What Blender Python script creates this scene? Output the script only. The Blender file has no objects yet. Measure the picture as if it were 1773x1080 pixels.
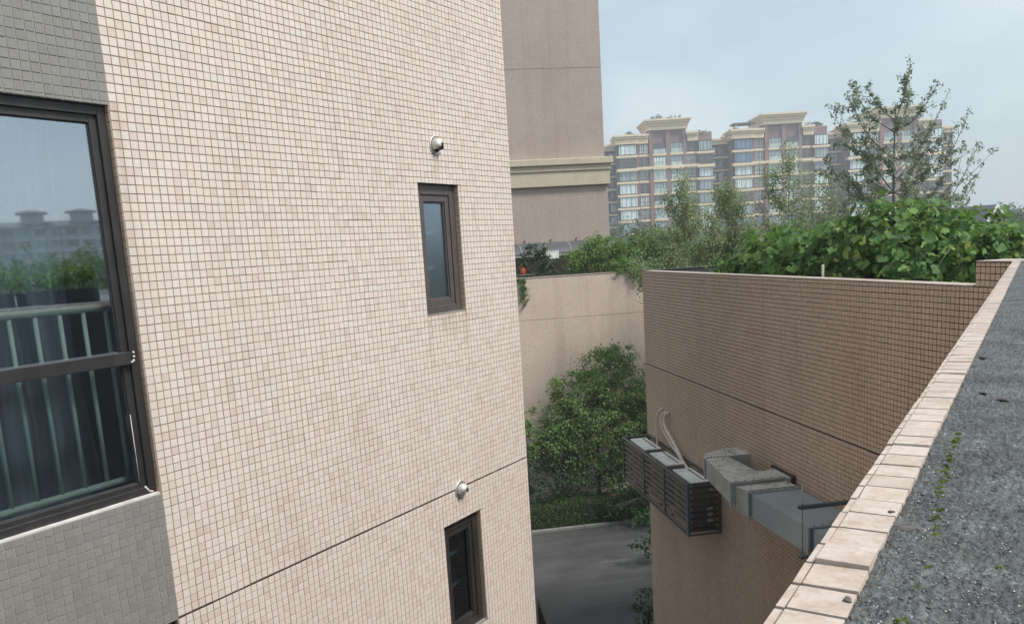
import bpy, math, random
import numpy as np
from mathutils import Vector, Matrix

random.seed(7); rng = np.random.default_rng(7)
S = bpy.context.scene
C = S.collection
R = math.radians

# ------------------------------------------------------------------ camera
# origin = eye point of the photographer, +Y away along the brown tiled wall, Z up (road level is -7.7)
YAW, PITCH, ROLL = R(8.67), R(-9.43), R(-3.49)
FPX, PCX, PCY, IW, IH = 1398.0, 886.0, 667.0, 1773.0, 1080.0
fw = Vector((math.sin(YAW)*math.cos(PITCH), math.cos(YAW)*math.cos(PITCH), math.sin(PITCH)))
rt0 = Vector((math.cos(YAW), -math.sin(YAW), 0)); up0 = rt0.cross(fw)
rt = rt0*math.cos(ROLL)+up0*math.sin(ROLL); upv = -rt0*math.sin(ROLL)+up0*math.cos(ROLL)
cam = bpy.data.cameras.new('camera'); camo = bpy.data.objects.new('camera', cam); C.objects.link(camo)
camo.matrix_world = Matrix(((rt.x, upv.x, -fw.x, 0), (rt.y, upv.y, -fw.y, 0), (rt.z, upv.z, -fw.z, 0), (0, 0, 0, 1)))
cam.sensor_fit = 'HORIZONTAL'; cam.sensor_width = 36; cam.lens = 36*FPX/IW
cam.shift_x = -(PCX-IW/2)/IW; cam.shift_y = (PCY-IH/2)/IW
cam.clip_start = 0.02; cam.clip_end = 5000
S.camera = camo

# ------------------------------------------------------------------ sky, sun, exposure
SUN_EL = R(52); SUN_AZ = math.atan2(0.77, -0.60)      # azimuth from +Y towards +X
w = bpy.data.worlds.new('World'); S.world = w; w.use_nodes = True
nt = w.node_tree; nd = nt.nodes; nd.clear()
out = nd.new('ShaderNodeOutputWorld'); bg = nd.new('ShaderNodeBackground')
sky = nd.new('ShaderNodeTexSky'); sky.sky_type = 'NISHITA'; sky.sun_disc = False
sky.sun_elevation = SUN_EL; sky.sun_rotation = SUN_AZ; sky.dust_density = 3.0
tc = nd.new('ShaderNodeTexCoord'); mp = nd.new('ShaderNodeMapping'); mp.inputs['Scale'].default_value = (1.0, 1.0, 2.2)
nz = nd.new('ShaderNodeTexNoise'); nz.inputs['Scale'].default_value = 2.9; nz.inputs['Detail'].default_value = 5; nz.inputs['Roughness'].default_value = .5
cr = nd.new('ShaderNodeValToRGB')
cr.color_ramp.elements[0].position = .38; cr.color_ramp.elements[0].color = (1.86, 2.34, 2.55, 1)
cr.color_ramp.elements[1].position = .63; cr.color_ramp.elements[1].color = (2.84, 3.08, 3.22, 1)
mx = nd.new('ShaderNodeMix'); mx.data_type = 'RGBA'; mx.inputs[0].default_value = .86
nt.links.new(tc.outputs['Generated'], mp.inputs[0]); nt.links.new(mp.outputs[0], nz.inputs['Vector'])
nt.links.new(nz.outputs['Fac'], cr.inputs[0]); nt.links.new(sky.outputs[0], mx.inputs[6]); nt.links.new(cr.outputs[0], mx.inputs[7])
nt.links.new(mx.outputs[2], bg.inputs[0]); bg.inputs[1].default_value = 0.10
nt.links.new(bg.outputs[0], out.inputs[0])
sl = bpy.data.lights.new('sun', 'SUN'); sl.energy = 1.5; sl.angle = R(14); sl.color = (1, .955, .90)
so = bpy.data.objects.new('sun', sl); C.objects.link(so)
sv = Vector((math.sin(SUN_AZ)*math.cos(SUN_EL), math.cos(SUN_AZ)*math.cos(SUN_EL), math.sin(SUN_EL)))
so.rotation_euler = sv.to_track_quat('Z', 'Y').to_euler()
so.location = sv*60
S.view_settings.view_transform = 'Standard'; S.view_settings.look = 'None'
S.view_settings.exposure = 1.52; S.view_settings.gamma = 1

# ------------------------------------------------------------------ helpers
GZ = -7.7                                   # road level
DA = R(42.05)
DV = np.array([math.sin(DA), math.cos(DA), 0.]); NV = np.array([math.cos(DA), -math.sin(DA), 0.])

def tag(o, label=None, cat=None, group=None, kind=None):
    if label: o['label'] = label
    if cat: o['category'] = cat
    if group: o['group'] = group
    if kind: o['kind'] = kind
    return o
def link(o, parent=None):
    C.objects.link(o)
    if parent is not None: o.parent = parent
    return o
def empty(name, loc=(0, 0, 0), rz=0., label=None, cat=None, group=None):
    o = bpy.data.objects.new(name, None); o.location = loc; o.rotation_euler = (0, 0, rz); o.empty_display_size = .2
    link(o); return tag(o, label, cat, group)
def npmesh(name, V, F, m=None, smooth=False):
    V = np.asarray(V, np.float32); F = np.asarray(F, np.int32)
    me = bpy.data.meshes.new(name); k = F.shape[1]; M_ = F.shape[0]
    me.vertices.add(len(V)); me.vertices.foreach_set('co', V.ravel())
    me.loops.add(M_*k); me.loops.foreach_set('vertex_index', F.ravel())
    me.polygons.add(M_); me.polygons.foreach_set('loop_start', np.arange(M_, dtype=np.int32)*k)
    me.polygons.foreach_set('use_smooth', np.full(M_, bool(smooth)))
    me.update(calc_edges=True)
    if m: me.materials.append(m)
    return me
class MB:
    """collects boxes, prisms, tubes for one mesh"""
    def __init__(s): s.v = []; s.f = []; s.sm = []
    def add(s, v, f, sm=False):
        b = len(s.v); s.v += [tuple(p) for p in v]; s.f += [tuple(i+b for i in q) for q in f]; s.sm += [sm]*len(f); return s
    def box(s, x0, x1, y0, y1, z0, z1):
        v = [(x, y, z) for z in (z0, z1) for y in (y0, y1) for x in (x0, x1)]
        return s.add(v, [(0, 2, 3, 1), (4, 5, 7, 6), (0, 1, 5, 4), (2, 6, 7, 3), (0, 4, 6, 2), (1, 3, 7, 5)])
    def quad(s, a, b, c, d): return s.add([a, b, c, d], [(0, 1, 2, 3)])
    def prism(s, poly, z0, z1):
        n_ = len(poly); v = [(x, y, z0) for x, y in poly]+[(x, y, z1) for x, y in poly]
        f = [tuple(range(n_))[::-1], tuple(range(n_, 2*n_))]+[(i, (i+1) % n_, n_+(i+1) % n_, n_+i) for i in range(n_)]
        return s.add(v, f)
    def tube(s, pts, rad, n_=8, caps=True, sm=True):
        pts = [Vector(p) for p in pts]; rr = rad if hasattr(rad, '__len__') else [rad]*len(pts)
        V = []; u = None
        for i, p in enumerate(pts):
            t = (pts[min(i+1, len(pts)-1)]-pts[max(i-1, 0)]).normalized()
            if u is None:
                u = t.cross(Vector((0, 0, 1)));
                if u.length < .01: u = t.cross(Vector((1, 0, 0)))
            u = (u-t*u.dot(t)).normalized(); w_ = t.cross(u)
            for k in range(n_):
                a = 2*math.pi*k/n_; V.append(p+(u*math.cos(a)+w_*math.sin(a))*rr[i])
        F = [(i*n_+k, i*n_+(k+1) % n_, (i+1)*n_+(k+1) % n_, (i+1)*n_+k) for i in range(len(pts)-1) for k in range(n_)]
        if caps: F += [tuple(range(n_))[::-1], tuple(range((len(pts)-1)*n_, len(pts)*n_))]
        return s.add(V, F, sm)
    def lathe(s, prof, n_=20, axis='z', at=(0, 0, 0), sm=True):
        V = []
        for r_, h in prof:
            for k in range(n_):
                a = 2*math.pi*k/n_; c_, s_ = r_*math.cos(a), r_*math.sin(a)
                V.append({'z': (c_, s_, h), 'y': (c_, h, s_)}[axis])
        V = [(x+at[0], y+at[1], z+at[2]) for x, y, z in V]
        F = [(i*n_+k, i*n_+(k+1) % n_, (i+1)*n_+(k+1) % n_, (i+1)*n_+k) for i in range(len(prof)-1) for k in range(n_)]
        return s.add(V, F, sm)
    def mesh(s, name, m):
        me = bpy.data.meshes.new(name); me.from_pydata(s.v, [], s.f)
        me.polygons.foreach_set('use_smooth', s.sm); me.update()
        if m: me.materials.append(m)
        return me
    def build(s, name, m, parent=None, bevel=0, loc=None):
        o = bpy.data.objects.new(name, s.mesh(name, m)); link(o, parent)
        if loc is not None: o.location = loc
        if bevel:
            b = o.modifiers.new('bevel', 'BEVEL'); b.width = bevel; b.segments = 2; b.limit_method = 'ANGLE'
        return o

# ------------------------------------------------------------------ materials
def newmat(name):
    m = bpy.data.materials.new(name); m.use_nodes = True
    n_ = m.node_tree.nodes; p = n_['Principled BSDF']; return m, m.node_tree, n_, p
def noise(nt_, vec, scale, detail=4, rough=.55):
    n_ = nt_.nodes.new('ShaderNodeTexNoise'); n_.inputs['Scale'].default_value = scale
    n_.inputs['Detail'].default_value = detail; n_.inputs['Roughness'].default_value = rough
    if vec is not None: nt_.links.new(vec, n_.inputs['Vector'])
    return n_.outputs['Fac']
def ramp(nt_, fac, stops):
    r_ = nt_.nodes.new('ShaderNodeValToRGB'); e = r_.color_ramp.elements
    while len(e) < len(stops): e.new(.5)
    for el, (p_, c_) in zip(e, stops):
        el.position = p_; el.color = (c_, c_, c_, 1) if not hasattr(c_, '__len__') else (*c_, 1)
    nt_.links.new(fac, r_.inputs[0]); return r_.outputs[0]
def mixc(nt_, mode, fac, a, b):
    m_ = nt_.nodes.new('ShaderNodeMix'); m_.data_type = 'RGBA'; m_.blend_type = mode
    for s_, v in ((0, fac), (6, a), (7, b)):
        if isinstance(v, (int, float)): m_.inputs[s_].default_value = v
        elif isinstance(v, tuple): m_.inputs[s_].default_value = (*v, 1)
        else: nt_.links.new(v, m_.inputs[s_])
    return m_.outputs[2]
def math_(nt_, op, a, b=0.):
    m_ = nt_.nodes.new('ShaderNodeMath'); m_.operation = op
    for i, v in enumerate((a, b)):
        if isinstance(v, (int, float)): m_.inputs[i].default_value = v
        else: nt_.links.new(v, m_.inputs[i])
    return m_.outputs[0]
def bump(nt_, p, h, strength=.3, dist=.01):
    b = nt_.nodes.new('ShaderNodeBump'); b.inputs['Strength'].default_value = strength; b.inputs['Distance'].default_value = dist
    nt_.links.new(h, b.inputs['Height']); nt_.links.new(b.outputs[0], p.inputs['Normal'])
def pos(nt_): return nt_.nodes.new('ShaderNodeNewGeometry').outputs['Position']
def stretch(nt_, vec, sc):
    m_ = nt_.nodes.new('ShaderNodeMapping'); m_.inputs['Scale'].default_value = sc; nt_.links.new(vec, m_.inputs[0]); return m_.outputs[0]
def rnd01(nt_):
    g = nt_.nodes.new('ShaderNodeNewGeometry'); o = nt_.nodes.new('ShaderNodeObjectInfo')
    return math_(nt_, 'FRACT', math_(nt_, 'ADD', g.outputs['Random Per Island'], o.outputs['Random']))

def plain(name, col, rough=.6, metal=0, var=.15, scale=6, bmp=0., spec=.5, grime=None):
    m, t, n_, p = newmat(name); P = pos(t)
    f = noise(t, P, scale, 5)
    c = mixc(t, 'MULTIPLY', 1., col, ramp(t, f, [(.25, 1-var), (.75, 1+var*.5)]))
    if grime:
        g = noise(t, stretch(t, P, (9, 9, .7)), 1.0, 5, .6)
        c = mixc(t, 'MIX', ramp(t, g, [(.5, 0.), (.8, .55)]), c, grime)
    t.links.new(c, p.inputs['Base Color']); p.inputs['Roughness'].default_value = rough; p.inputs['Metallic'].default_value = metal
    p.inputs['Specular IOR Level'].default_value = spec
    if bmp: bump(t, p, noise(t, P, scale*12, 4), bmp, .004)
    return m
def tilemat(name, stops, rough=.5, dirt=(.62, .55, .48), dirtamt=.35, mottle=0., stains=()):
    m, t, n_, p = newmat(name); P = pos(t)
    c = ramp(t, rnd01(t), stops)
    fine = noise(t, P, 160, 3)
    c = mixc(t, 'MULTIPLY', 1., c, ramp(t, fine, [(.3, .90), (.7, 1.05)]))
    big = noise(t, stretch(t, P, (1.1, 1.1, .35)), 1.6, 6, .6)
    c = mixc(t, 'MULTIPLY', ramp(t, big, [(.42, 0.), (.85, dirtamt)]), c, dirt)
    streak = noise(t, stretch(t, P, (16, 16, .5)), 1., 4, .6)
    c = mixc(t, 'MULTIPLY', ramp(t, streak, [(.55, 0.), (.85, dirtamt*.8)]), c, dirt)
    if stains:
        dt = n_.new('ShaderNodeVectorMath'); dt.operation = 'DOT_PRODUCT'; dt.inputs[1].default_value = tuple(DV); t.links.new(P, dt.inputs[0]); uu = dt.outputs['Value']
        sz_ = n_.new('ShaderNodeSeparateXYZ'); t.links.new(P, sz_.inputs[0]); wob = noise(t, stretch(t, P, (40, 40, 1.2)), 1., 4, .6)
        for (u0, z0, wd_, ln_, am_) in stains:
            du_ = math_(t, 'ABSOLUTE', math_(t, 'SUBTRACT', uu, u0)); a_ = math_(t, 'SUBTRACT', 1., math_(t, 'DIVIDE', du_, wd_))
            b_ = math_(t, 'DIVIDE', math_(t, 'SUBTRACT', z0, sz_.outputs[2]), ln_)
            in_ = math_(t, 'MULTIPLY', math_(t, 'GREATER_THAN', b_, 0.), math_(t, 'MAXIMUM', math_(t, 'SUBTRACT', 1., b_), 0.))
            f_ = math_(t, 'MULTIPLY', math_(t, 'MULTIPLY', math_(t, 'MAXIMUM', a_, 0.), in_), math_(t, 'MULTIPLY', wob, am_))
            cl_ = n_.new('ShaderNodeClamp'); t.links.new(f_, cl_.inputs[0]); c = mixc(t, 'MULTIPLY', cl_.outputs[0], c, (.55, .47, .39))
    if mottle:
        md = noise(t, P, 34, 6, .65); c = mixc(t, 'MULTIPLY', ramp(t, md, [(.42, 0.), (.72, mottle)]), c, (.70, .62, .53))
        mk = noise(t, P, 95, 5, .7); c = mixc(t, 'MULTIPLY', ramp(t, mk, [(.55, 0.), (.75, mottle)]), c, (.72, .66, .58))
    t.links.new(c, p.inputs['Base Color'])
    t.links.new(ramp(t, fine, [(.2, rough-.08), (.8, rough+.15)]), p.inputs['Roughness'])
    p.inputs['Specular IOR Level'].default_value = .35
    bump(t, p, fine, .12, .002)
    return m
M = {}
M['tile'] = tilemat('beige_tile', [(0, (.605, .515, .455)), (.2, (.655, .57, .515)), (.45, (.685, .59, .54)), (.65, (.665, .59, .51)), (.8, (.66, .605, .555)), (.92, (.71, .62, .58)), (1, (.60, .50, .445))], dirtamt=.22,
    stains=[(5.42, -.52, .06, .5, .7), (5.95, -.52, .07, .7, .8), (5.676, .86, .07, .30, .8), (5.68, -2.18, .07, .2, .8), (5.69, -.52, .30, .25, .8), (2.78, .95, .05, 2.6, .7)])
M['tile_grey'] = tilemat('grey_tile', [(0, (.215, .21, .20)), (.5, (.25, .245, .23)), (1, (.23, .222, .213))], dirtamt=.25)
M['tile_brown'] = tilemat('brown_tile', [(0, (.52, .37, .275)), (.35, (.585, .42, .315)), (.7, (.555, .405, .30)), (1, (.62, .455, .35))], dirtamt=.4)
M['tile_cap'] = tilemat('cap_tile', [(0, (.48, .405, .355)), (.4, (.545, .47, .425)), (.75, (.515, .435, .375)), (1, (.57, .505, .465))], dirtamt=.5, dirt=(.6, .53, .45), mottle=.8)
M['grout'] = plain('grout', (.26, .205, .162), .9, var=.3, scale=9)
M['grout_grey'] = plain('grout_grey', (.30, .295, .28), .9, var=.2, scale=9)
M['grout_dark'] = plain('grout_dark', (.06, .042, .033), .9, var=.3, scale=9)
M['frame'] = plain('bronze_frame', (.030, .028, .028), .42, var=.3, scale=8, grime=(.075, .07, .066))
M['frame2'] = plain('brown_frame', (.085, .072, .070), .42, var=.2, scale=8)
M['sealant'] = plain('sealant', (.62, .61, .58), .7, var=.3, scale=14, bmp=.3)
M['mint'] = plain('mint_paint', (.66, .86, .75), .4, var=.1)
M['steel'] = plain('stainless', (.66, .64, .60), .48, metal=.75, var=.25, scale=20)
M['black'] = plain('black_hole', (.012, .011, .010), .9)
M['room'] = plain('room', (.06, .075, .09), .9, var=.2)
M['room_bounce'] = plain('room_wall', (.50, .56, .60), .9, var=.2)  # pale walls behind the small panes, added to bounce light
def curtainmat():
    m, t, n_, p = newmat('curtain'); p.inputs['Base Color'].default_value = (.16, .20, .25, 1); p.inputs['Roughness'].default_value = .85
    P = pos(t); t.links.new(mixc(t, 'MULTIPLY', 1., (.24, .30, .37), ramp(t, noise(t, stretch(t, P, (14, 14, 1)), 1., 3), [(.3, .6), (.7, 1.2)])), p.inputs['Base Color']); return m
M['curtain'] = curtainmat()
def glassmat(name, tint, refl, rough=.02):
    m, t, n_, p = newmat(name); n_.remove(p)
    tr = n_.new('ShaderNodeBsdfTransparent'); tr.inputs[0].default_value = (*tint, 1)
    gl = n_.new('ShaderNodeBsdfGlossy'); gl.inputs['Roughness'].default_value = rough; gl.inputs[0].default_value = (.80, .90, 1, 1)
    lw = n_.new('ShaderNodeLayerWeight'); lw.inputs[0].default_value = .2
    f = math_(t, 'ADD', math_(t, 'MULTIPLY', lw.outputs['Fresnel'], .6), refl)
    cl = n_.new('ShaderNodeClamp'); t.links.new(f, cl.inputs[0])
    mxs = n_.new('ShaderNodeMixShader'); t.links.new(cl.outputs[0], mxs.inputs[0]); t.links.new(tr.outputs[0], mxs.inputs[1]); t.links.new(gl.outputs[0], mxs.inputs[2])
    b = n_.new('ShaderNodeBump'); b.inputs['Strength'].default_value = .015; b.inputs['Distance'].default_value = .02
    t.links.new(noise(t, pos(t), 1.6, 2), b.inputs['Height']); t.links.new(b.outputs[0], gl.inputs['Normal'])
    t.links.new(mxs.outputs[0], n_['Material Output'].inputs[0]); return m
M['glass'] = glassmat('window_glass', (.98, 1.0, 1.0), .33)
M['glass_frosted'] = glassmat('frosted_glass', (.72, .82, .88), .26, .28)
M['glass_dark'] = glassmat('dark_glass', (.50, .58, .62), .04)
def brickmat(name, col, mort, sx, sz, cw=.05, axis='xz', dirt=.42):
    m, t, n_, p = newmat(name); P = pos(t)
    s_ = n_.new('ShaderNodeSeparateXYZ'); t.links.new(P, s_.inputs[0]); cb = n_.new('ShaderNodeCombineXYZ')
    a = {'x': 0, 'y': 1}[axis[0]]
    t.links.new(s_.outputs[a], cb.inputs[0]); t.links.new(s_.outputs[2], cb.inputs[1])
    b = n_.new('ShaderNodeTexBrick'); b.offset = 0; b.squash = 1
    b.inputs['Scale'].default_value = 1; b.inputs['Brick Width'].default_value = cw; b.inputs['Row Height'].default_value = cw
    b.inputs['Mortar Size'].default_value = .0028; b.inputs['Mortar Smooth'].default_value = .1; b.inputs['Bias'].default_value = 0
    b.inputs['Color1'].default_value = (*[c*.93 for c in col], 1); b.inputs['Color2'].default_value = (*[c*1.07 for c in col], 1); b.inputs['Mortar'].default_value = (*mort, 1)
    t.links.new(cb.outputs[0], b.inputs['Vector'])
    big = noise(t, P, .55, 5, .6)
    c = mixc(t, 'MULTIPLY', ramp(t, big, [(.4, 0.), (.8, dirt)]), b.outputs['Color'], (.7, .66, .62))
    st = noise(t, stretch(t, P, (3.2, 3.2, .12)), 1., 5, .6)
    c = mixc(t, 'MULTIPLY', ramp(t, st, [(.5, 0.), (.82, dirt*1.2)]), c, (.62, .58, .53))
    t.links.new(c, p.inputs['Base Color']); p.inputs['Roughness'].default_value = .6
    bump(t, p, b.outputs['Fac'], -.25, .003)
    return m
M['tower_tile'] = brickmat('tower_tile', (.405, .33, .29), (.27, .215, .185), 1, 1)
M['terrace_tile'] = brickmat('terrace_tile', (.635, .515, .435), (.40, .32, .265), 1, 1)
M['cream'] = plain('cream_moulding', (.50, .435, .335), .75, var=.10, scale=3, grime=(.36, .32, .25))
M['soffit'] = plain('brown_render', (.30, .24, .21), .8)
M['awning'] = plain('awning_fabric', (.075, .08, .09), .6, var=.2, scale=3)
def roofmat():
    m, t, n_, p = newmat('mineral_felt'); P = pos(t)
    v = n_.new('ShaderNodeTexVoronoi'); v.inputs['Scale'].default_value = 420; t.links.new(P, v.inputs['Vector'])
    v2 = n_.new('ShaderNodeTexVoronoi'); v2.inputs['Scale'].default_value = 190; t.links.new(P, v2.inputs['Vector'])
    g = mixc(t, 'MIX', .5, v.outputs['Color'], v2.outputs['Color'])
    bw = n_.new('ShaderNodeRGBToBW'); t.links.new(g, bw.inputs[0])
    c = ramp(t, bw.outputs[0], [(.22, (.028, .032, .032)), (.46, (.070, .078, .079)), (.74, (.112, .121, .122)), (.92, (.25, .262, .262))])
    big = noise(t, P, 11, 7, .7)
    c = mixc(t, 'MULTIPLY', 1., c, ramp(t, big, [(.32, .42), (.5, .92), (.68, 1.5)]))
    gr = noise(t, P, 22, 6, .65)
    c = mixc(t, 'MIX', ramp(t, gr, [(.56, 0.), (.72, .55)]), c, (.045, .058, .036))
    t.links.new(c, p.inputs['Base Color']); p.inputs['Roughness'].default_value = .62; p.inputs['Specular IOR Level'].default_value = .6
    h = math_(t, 'ADD', math_(t, 'MULTIPLY', noise(t, P, 320, 5), .6), math_(t, 'MULTIPLY', bw.outputs[0], .5))
    bump(t, p, h, .7, .006); return m
M['felt'] = roofmat()
M['grain'] = plain('grain', (.12, .13, .132), .45, var=.7, scale=90, spec=.7)
M['stone'] = plain('stone', (.11, .10, .095), .8, var=.5, scale=60, bmp=.4)
def mossmat():
    m, t, n_, p = newmat('moss'); P = pos(t)
    t.links.new(ramp(t, noise(t, P, 70, 4), [(.3, (.06, .085, .02)), (.55, (.19, .25, .05)), (.8, (.42, .48, .09))]), p.inputs['Base Color'])
    p.inputs['Roughness'].default_value = .9; return m
M['moss'] = mossmat()
def noise_col(nt_, vec, scale):
    n_ = nt_.nodes.new('ShaderNodeTexNoise'); n_.inputs['Scale'].default_value = scale; nt_.links.new(vec, n_.inputs['Vector']); return n_.outputs['Color']
def asphalt():
    m, t, n_, p = newmat('asphalt'); P = pos(t)
    a = noise(t, stretch(t, P, (.22, 2.0, 1)), 1.1, 9, .72); b = noise(t, P, 120, 3)
    c = ramp(t, a, [(.36, (.044, .044, .044)), (.5, (.056, .057, .056)), (.62, (.070, .072, .070)), (.72, (.095, .098, .095))])
    c = mixc(t, 'MULTIPLY', 1., c, ramp(t, b, [(.3, .8), (.7, 1.2)]))
    vc = n_.new('ShaderNodeTexVoronoi'); vc.feature = 'DISTANCE_TO_EDGE'; vc.inputs['Scale'].default_value = .55; t.links.new(mixc(t, 'MIX', .16, P, mixc(t, 'MIX', 1., (0., 0., 0.), noise_col(t, P, 1.3))), vc.inputs['Vector'])
    c = mixc(t, 'MIX', ramp(t, vc.outputs['Distance'], [(.003, .28), (.010, 0.)]), c, (.022, .022, .022))
    pt = noise(t, P, .8, 6, .7); c = mixc(t, 'MULTIPLY', 1., c, ramp(t, pt, [(.35, .72), (.6, 1.12)]))
    sp = noise(t, P, 30, 4, .8); c = mixc(t, 'MIX', ramp(t, sp, [(.68, 0.), (.76, .5)]), c, (.16, .15, .13))
    t.links.new(c, p.inputs['Base Color']); p.inputs['Roughness'].default_value = .8; bump(t, p, b, .3, .004); return m
M['asphalt'] = asphalt()
M['concrete'] = plain('concrete', (.24, .235, .22), .85, var=.3, scale=3, bmp=.2)
M['soil'] = plain('soil', (.045, .04, .028), .95, var=.5, scale=3, bmp=.3)
M['grass'] = plain('grass_ground', (.05, .075, .03), .95, var=.5, scale=.5)
M['galv'] = plain('galvanised', (.37, .38, .36), .55, metal=.1, var=.25, scale=5)
M['galv_new'] = plain('galvanised_new', (.30, .335, .345), .45, metal=.1, var=.12, scale=2)
def dirtytop():
    m, t, n_, p = newmat('dirty_duct_top'); P = pos(t)
    f = noise(t, P, 14, 6, .7); g = noise(t, P, 4, 4)
    c = ramp(t, f, [(.34, (.10, .09, .07)), (.42, (.46, .435, .385)), (.75, (.66, .635, .57))])
    c = mixc(t, 'MULTIPLY', 1., c, ramp(t, g, [(.3, .7), (.7, 1.1)]))
    t.links.new(c, p.inputs['Base Color']); p.inputs['Roughness'].default_value = .85; return m
M['dirty'] = dirtytop()
M['louvre'] = plain('louvre', (.060, .056, .050), .35, metal=.4, var=.3, scale=4)
M['louvre_frame'] = plain('louvre_frame', (.12, .135, .145), .4, metal=.4, var=.2, scale=4)
M['louvre_blue'] = plain('blue_film', (.09, .14, .21), .4, metal=.3, var=.4, scale=12)
M['acwhite'] = plain('ac_casing', (.84, .83, .79), .45, var=.15, scale=5, grime=(.28, .27, .24))
M['accase_shaded'] = plain('ac_side_shaded', (.22, .21, .185), .55, var=.3, scale=5)  # white casing sides coloured dark for the shade inside the cage
M['hose'] = plain('hose_tape', (.74, .63, .53), .7, var=.2, scale=14, bmp=.3)
M['rail'] = plain('black_rail', (.03, .028, .027), .45)
M['purple'] = plain('purple_brown_wall', (.25, .165, .17), .75, var=.06, scale=.3)
M['brick_red'] = plain('red_brown_pilaster', (.27, .135, .12), .75, var=.06, scale=.3)
M['apt_cream'] = plain('apartment_cream', (.78, .64, .47), .75, var=.1, scale=.4)
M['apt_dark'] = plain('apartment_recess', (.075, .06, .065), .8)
M['apt_frame'] = plain('apartment_frame', (.04, .05, .055), .5)
def pane(name, col, rough=.12):
    m, t, n_, p = newmat(name); p.inputs['Roughness'].default_value = rough
    t.links.new(mixc(t, 'MULTIPLY', 1., col, ramp(t, noise(t, stretch(t, pos(t), (1.8, 1.8, .25)), 1., 2), [(.35, .75), (.65, 1.15)])), p.inputs['Base Color'])
    p.inputs['Specular IOR Level'].default_value = .8; p.inputs['Coat Weight'].default_value = .5; return m
M['pane_a'] = pane('pane_curtained', (.66, .78, .80)); M['pane_b'] = pane('pane_dim', (.28, .37, .40))
M['pane_c'] = pane('pane_dark', (.045, .06, .07)); M['pane_d'] = pane('pane_blue', (.10, .19, .33))
M['rail_glass'] = pane('balcony_glass', (.42, .52, .50))
M['slate'] = plain('slate_roof', (.075, .08, .09), .7, var=.2, scale=.6)
M['white_wall'] = plain('white_render', (.50, .50, .49), .8, var=.1, scale=.5)
M['bark'] = plain('bark', (.20, .19, .165), .9, var=.35, scale=14, bmp=.4)
M['stem'] = plain('stem', (.13, .17, .06), .8)
def leafmat(name, stops, transl=.35, rough=.5, tcol=(.22, .36, .05)):
    m, t, n_, p = newmat(name)
    r_ = rnd01(t); c = ramp(t, r_, stops)
    P = pos(t); c = mixc(t, 'MULTIPLY', 1., c, ramp(t, noise(t, P, 1.3, 3), [(.3, .75), (.7, 1.2)]))
    t.links.new(c, p.inputs['Base Color']); p.inputs['Roughness'].default_value = rough; p.inputs['Specular IOR Level'].default_value = .35
    tr = n_.new('ShaderNodeBsdfTranslucent'); t.links.new(mixc(t, 'MIX', .5, c, tcol), tr.inputs[0])
    mxs = n_.new('ShaderNodeMixShader'); mxs.inputs[0].default_value = transl
    t.links.new(p.outputs[0], mxs.inputs[1]); t.links.new(tr.outputs[0], mxs.inputs[2]); t.links.new(mxs.outputs[0], n_['Material Output'].inputs[0])
    return m
M['leaf_vine'] = leafmat('vine_leaf', [(0, (.040, .095, .032)), (.45, (.080, .165, .052)), (.8, (.135, .245, .07)), (.95, (.22, .34, .10)), (1, (.34, .36, .10))], rough=.72)
M['leaf_ginkgo'] = leafmat('ginkgo_leaf', [(0, (.14, .185, .125)), (.5, (.185, .235, .16)), (1, (.25, .30, .19))], .5, tcol=(.24, .33, .17))
M['leaf_ginkgo_small'] = leafmat('ginkgo_leaf_light', [(0, (.14, .20, .085)), (.5, (.21, .28, .12)), (1, (.29, .36, .16))], .4, tcol=(.16, .26, .07))
M['leaf_mid'] = leafmat('broad_leaf', [(0, (.06, .115, .04)), (.5, (.11, .19, .06)), (1, (.18, .27, .085))])
M['leaf_tree'] = leafmat('tree_leaf', [(0, (.08, .15, .05)), (.5, (.15, .25, .08)), (1, (.25, .36, .12))])
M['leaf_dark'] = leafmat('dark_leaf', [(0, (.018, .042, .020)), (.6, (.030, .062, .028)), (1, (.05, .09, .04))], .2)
M['leaf_bright'] = leafmat('bright_leaf', [(0, (.085, .16, .045)), (.5, (.16, .27, .07)), (1, (.25, .38, .10))])
M['leaf_hedge'] = leafmat('hedge_leaf', [(0, (.022, .055, .018)), (.6, (.04, .09, .026)), (1, (.08, .15, .04))], .25)
M['leaf_far'] = leafmat('far_leaf', [(0, (.04, .075, .035)), (1, (.085, .13, .06))], .25)
M['litter'] = leafmat('dry_leaf', [(0, (.16, .13, .07)), (.6, (.24, .19, .10)), (1, (.12, .14, .06))], .1)
M['petal'] = plain('yellow_petal', (.75, .58, .04), .6, var=.1)
M['stake'] = plain('bamboo_stake', (.50, .48, .40), .7, var=.2, scale=20)
M['red'] = plain('faded_red', (.33, .085, .075), .6, var=.25, scale=8)
M['orange'] = plain('orange_plastic', (.55, .10, .035), .45)
M['navy'] = plain('navy_plastic', (.025, .035, .085), .5)
M['white'] = plain('white_paint', (.72, .72, .72), .5, var=.08)
M['wood'] = plain('grey_wood', (.16, .14, .12), .8)
M['dark_render'] = plain('dark_render', (.045, .05, .052), .8, var=.2, scale=2)
M['felt_dark'] = plain('dark_membrane', (.05, .052, .05), .85, var=.3, scale=3)

# ------------------------------------------------------------------ image test used to pick which tiles show largest
MR = np.array([[rt.x, rt.y, rt.z], [-upv.x, -upv.y, -upv.z], [fw.x, fw.y, fw.z]])
def px(P):
    q = np.asarray(P) @ MR.T
    return FPX*q[..., 0]/q[..., 2]+PCX, FPX*q[..., 1]/q[..., 2]+PCY, q[..., 2]

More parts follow.
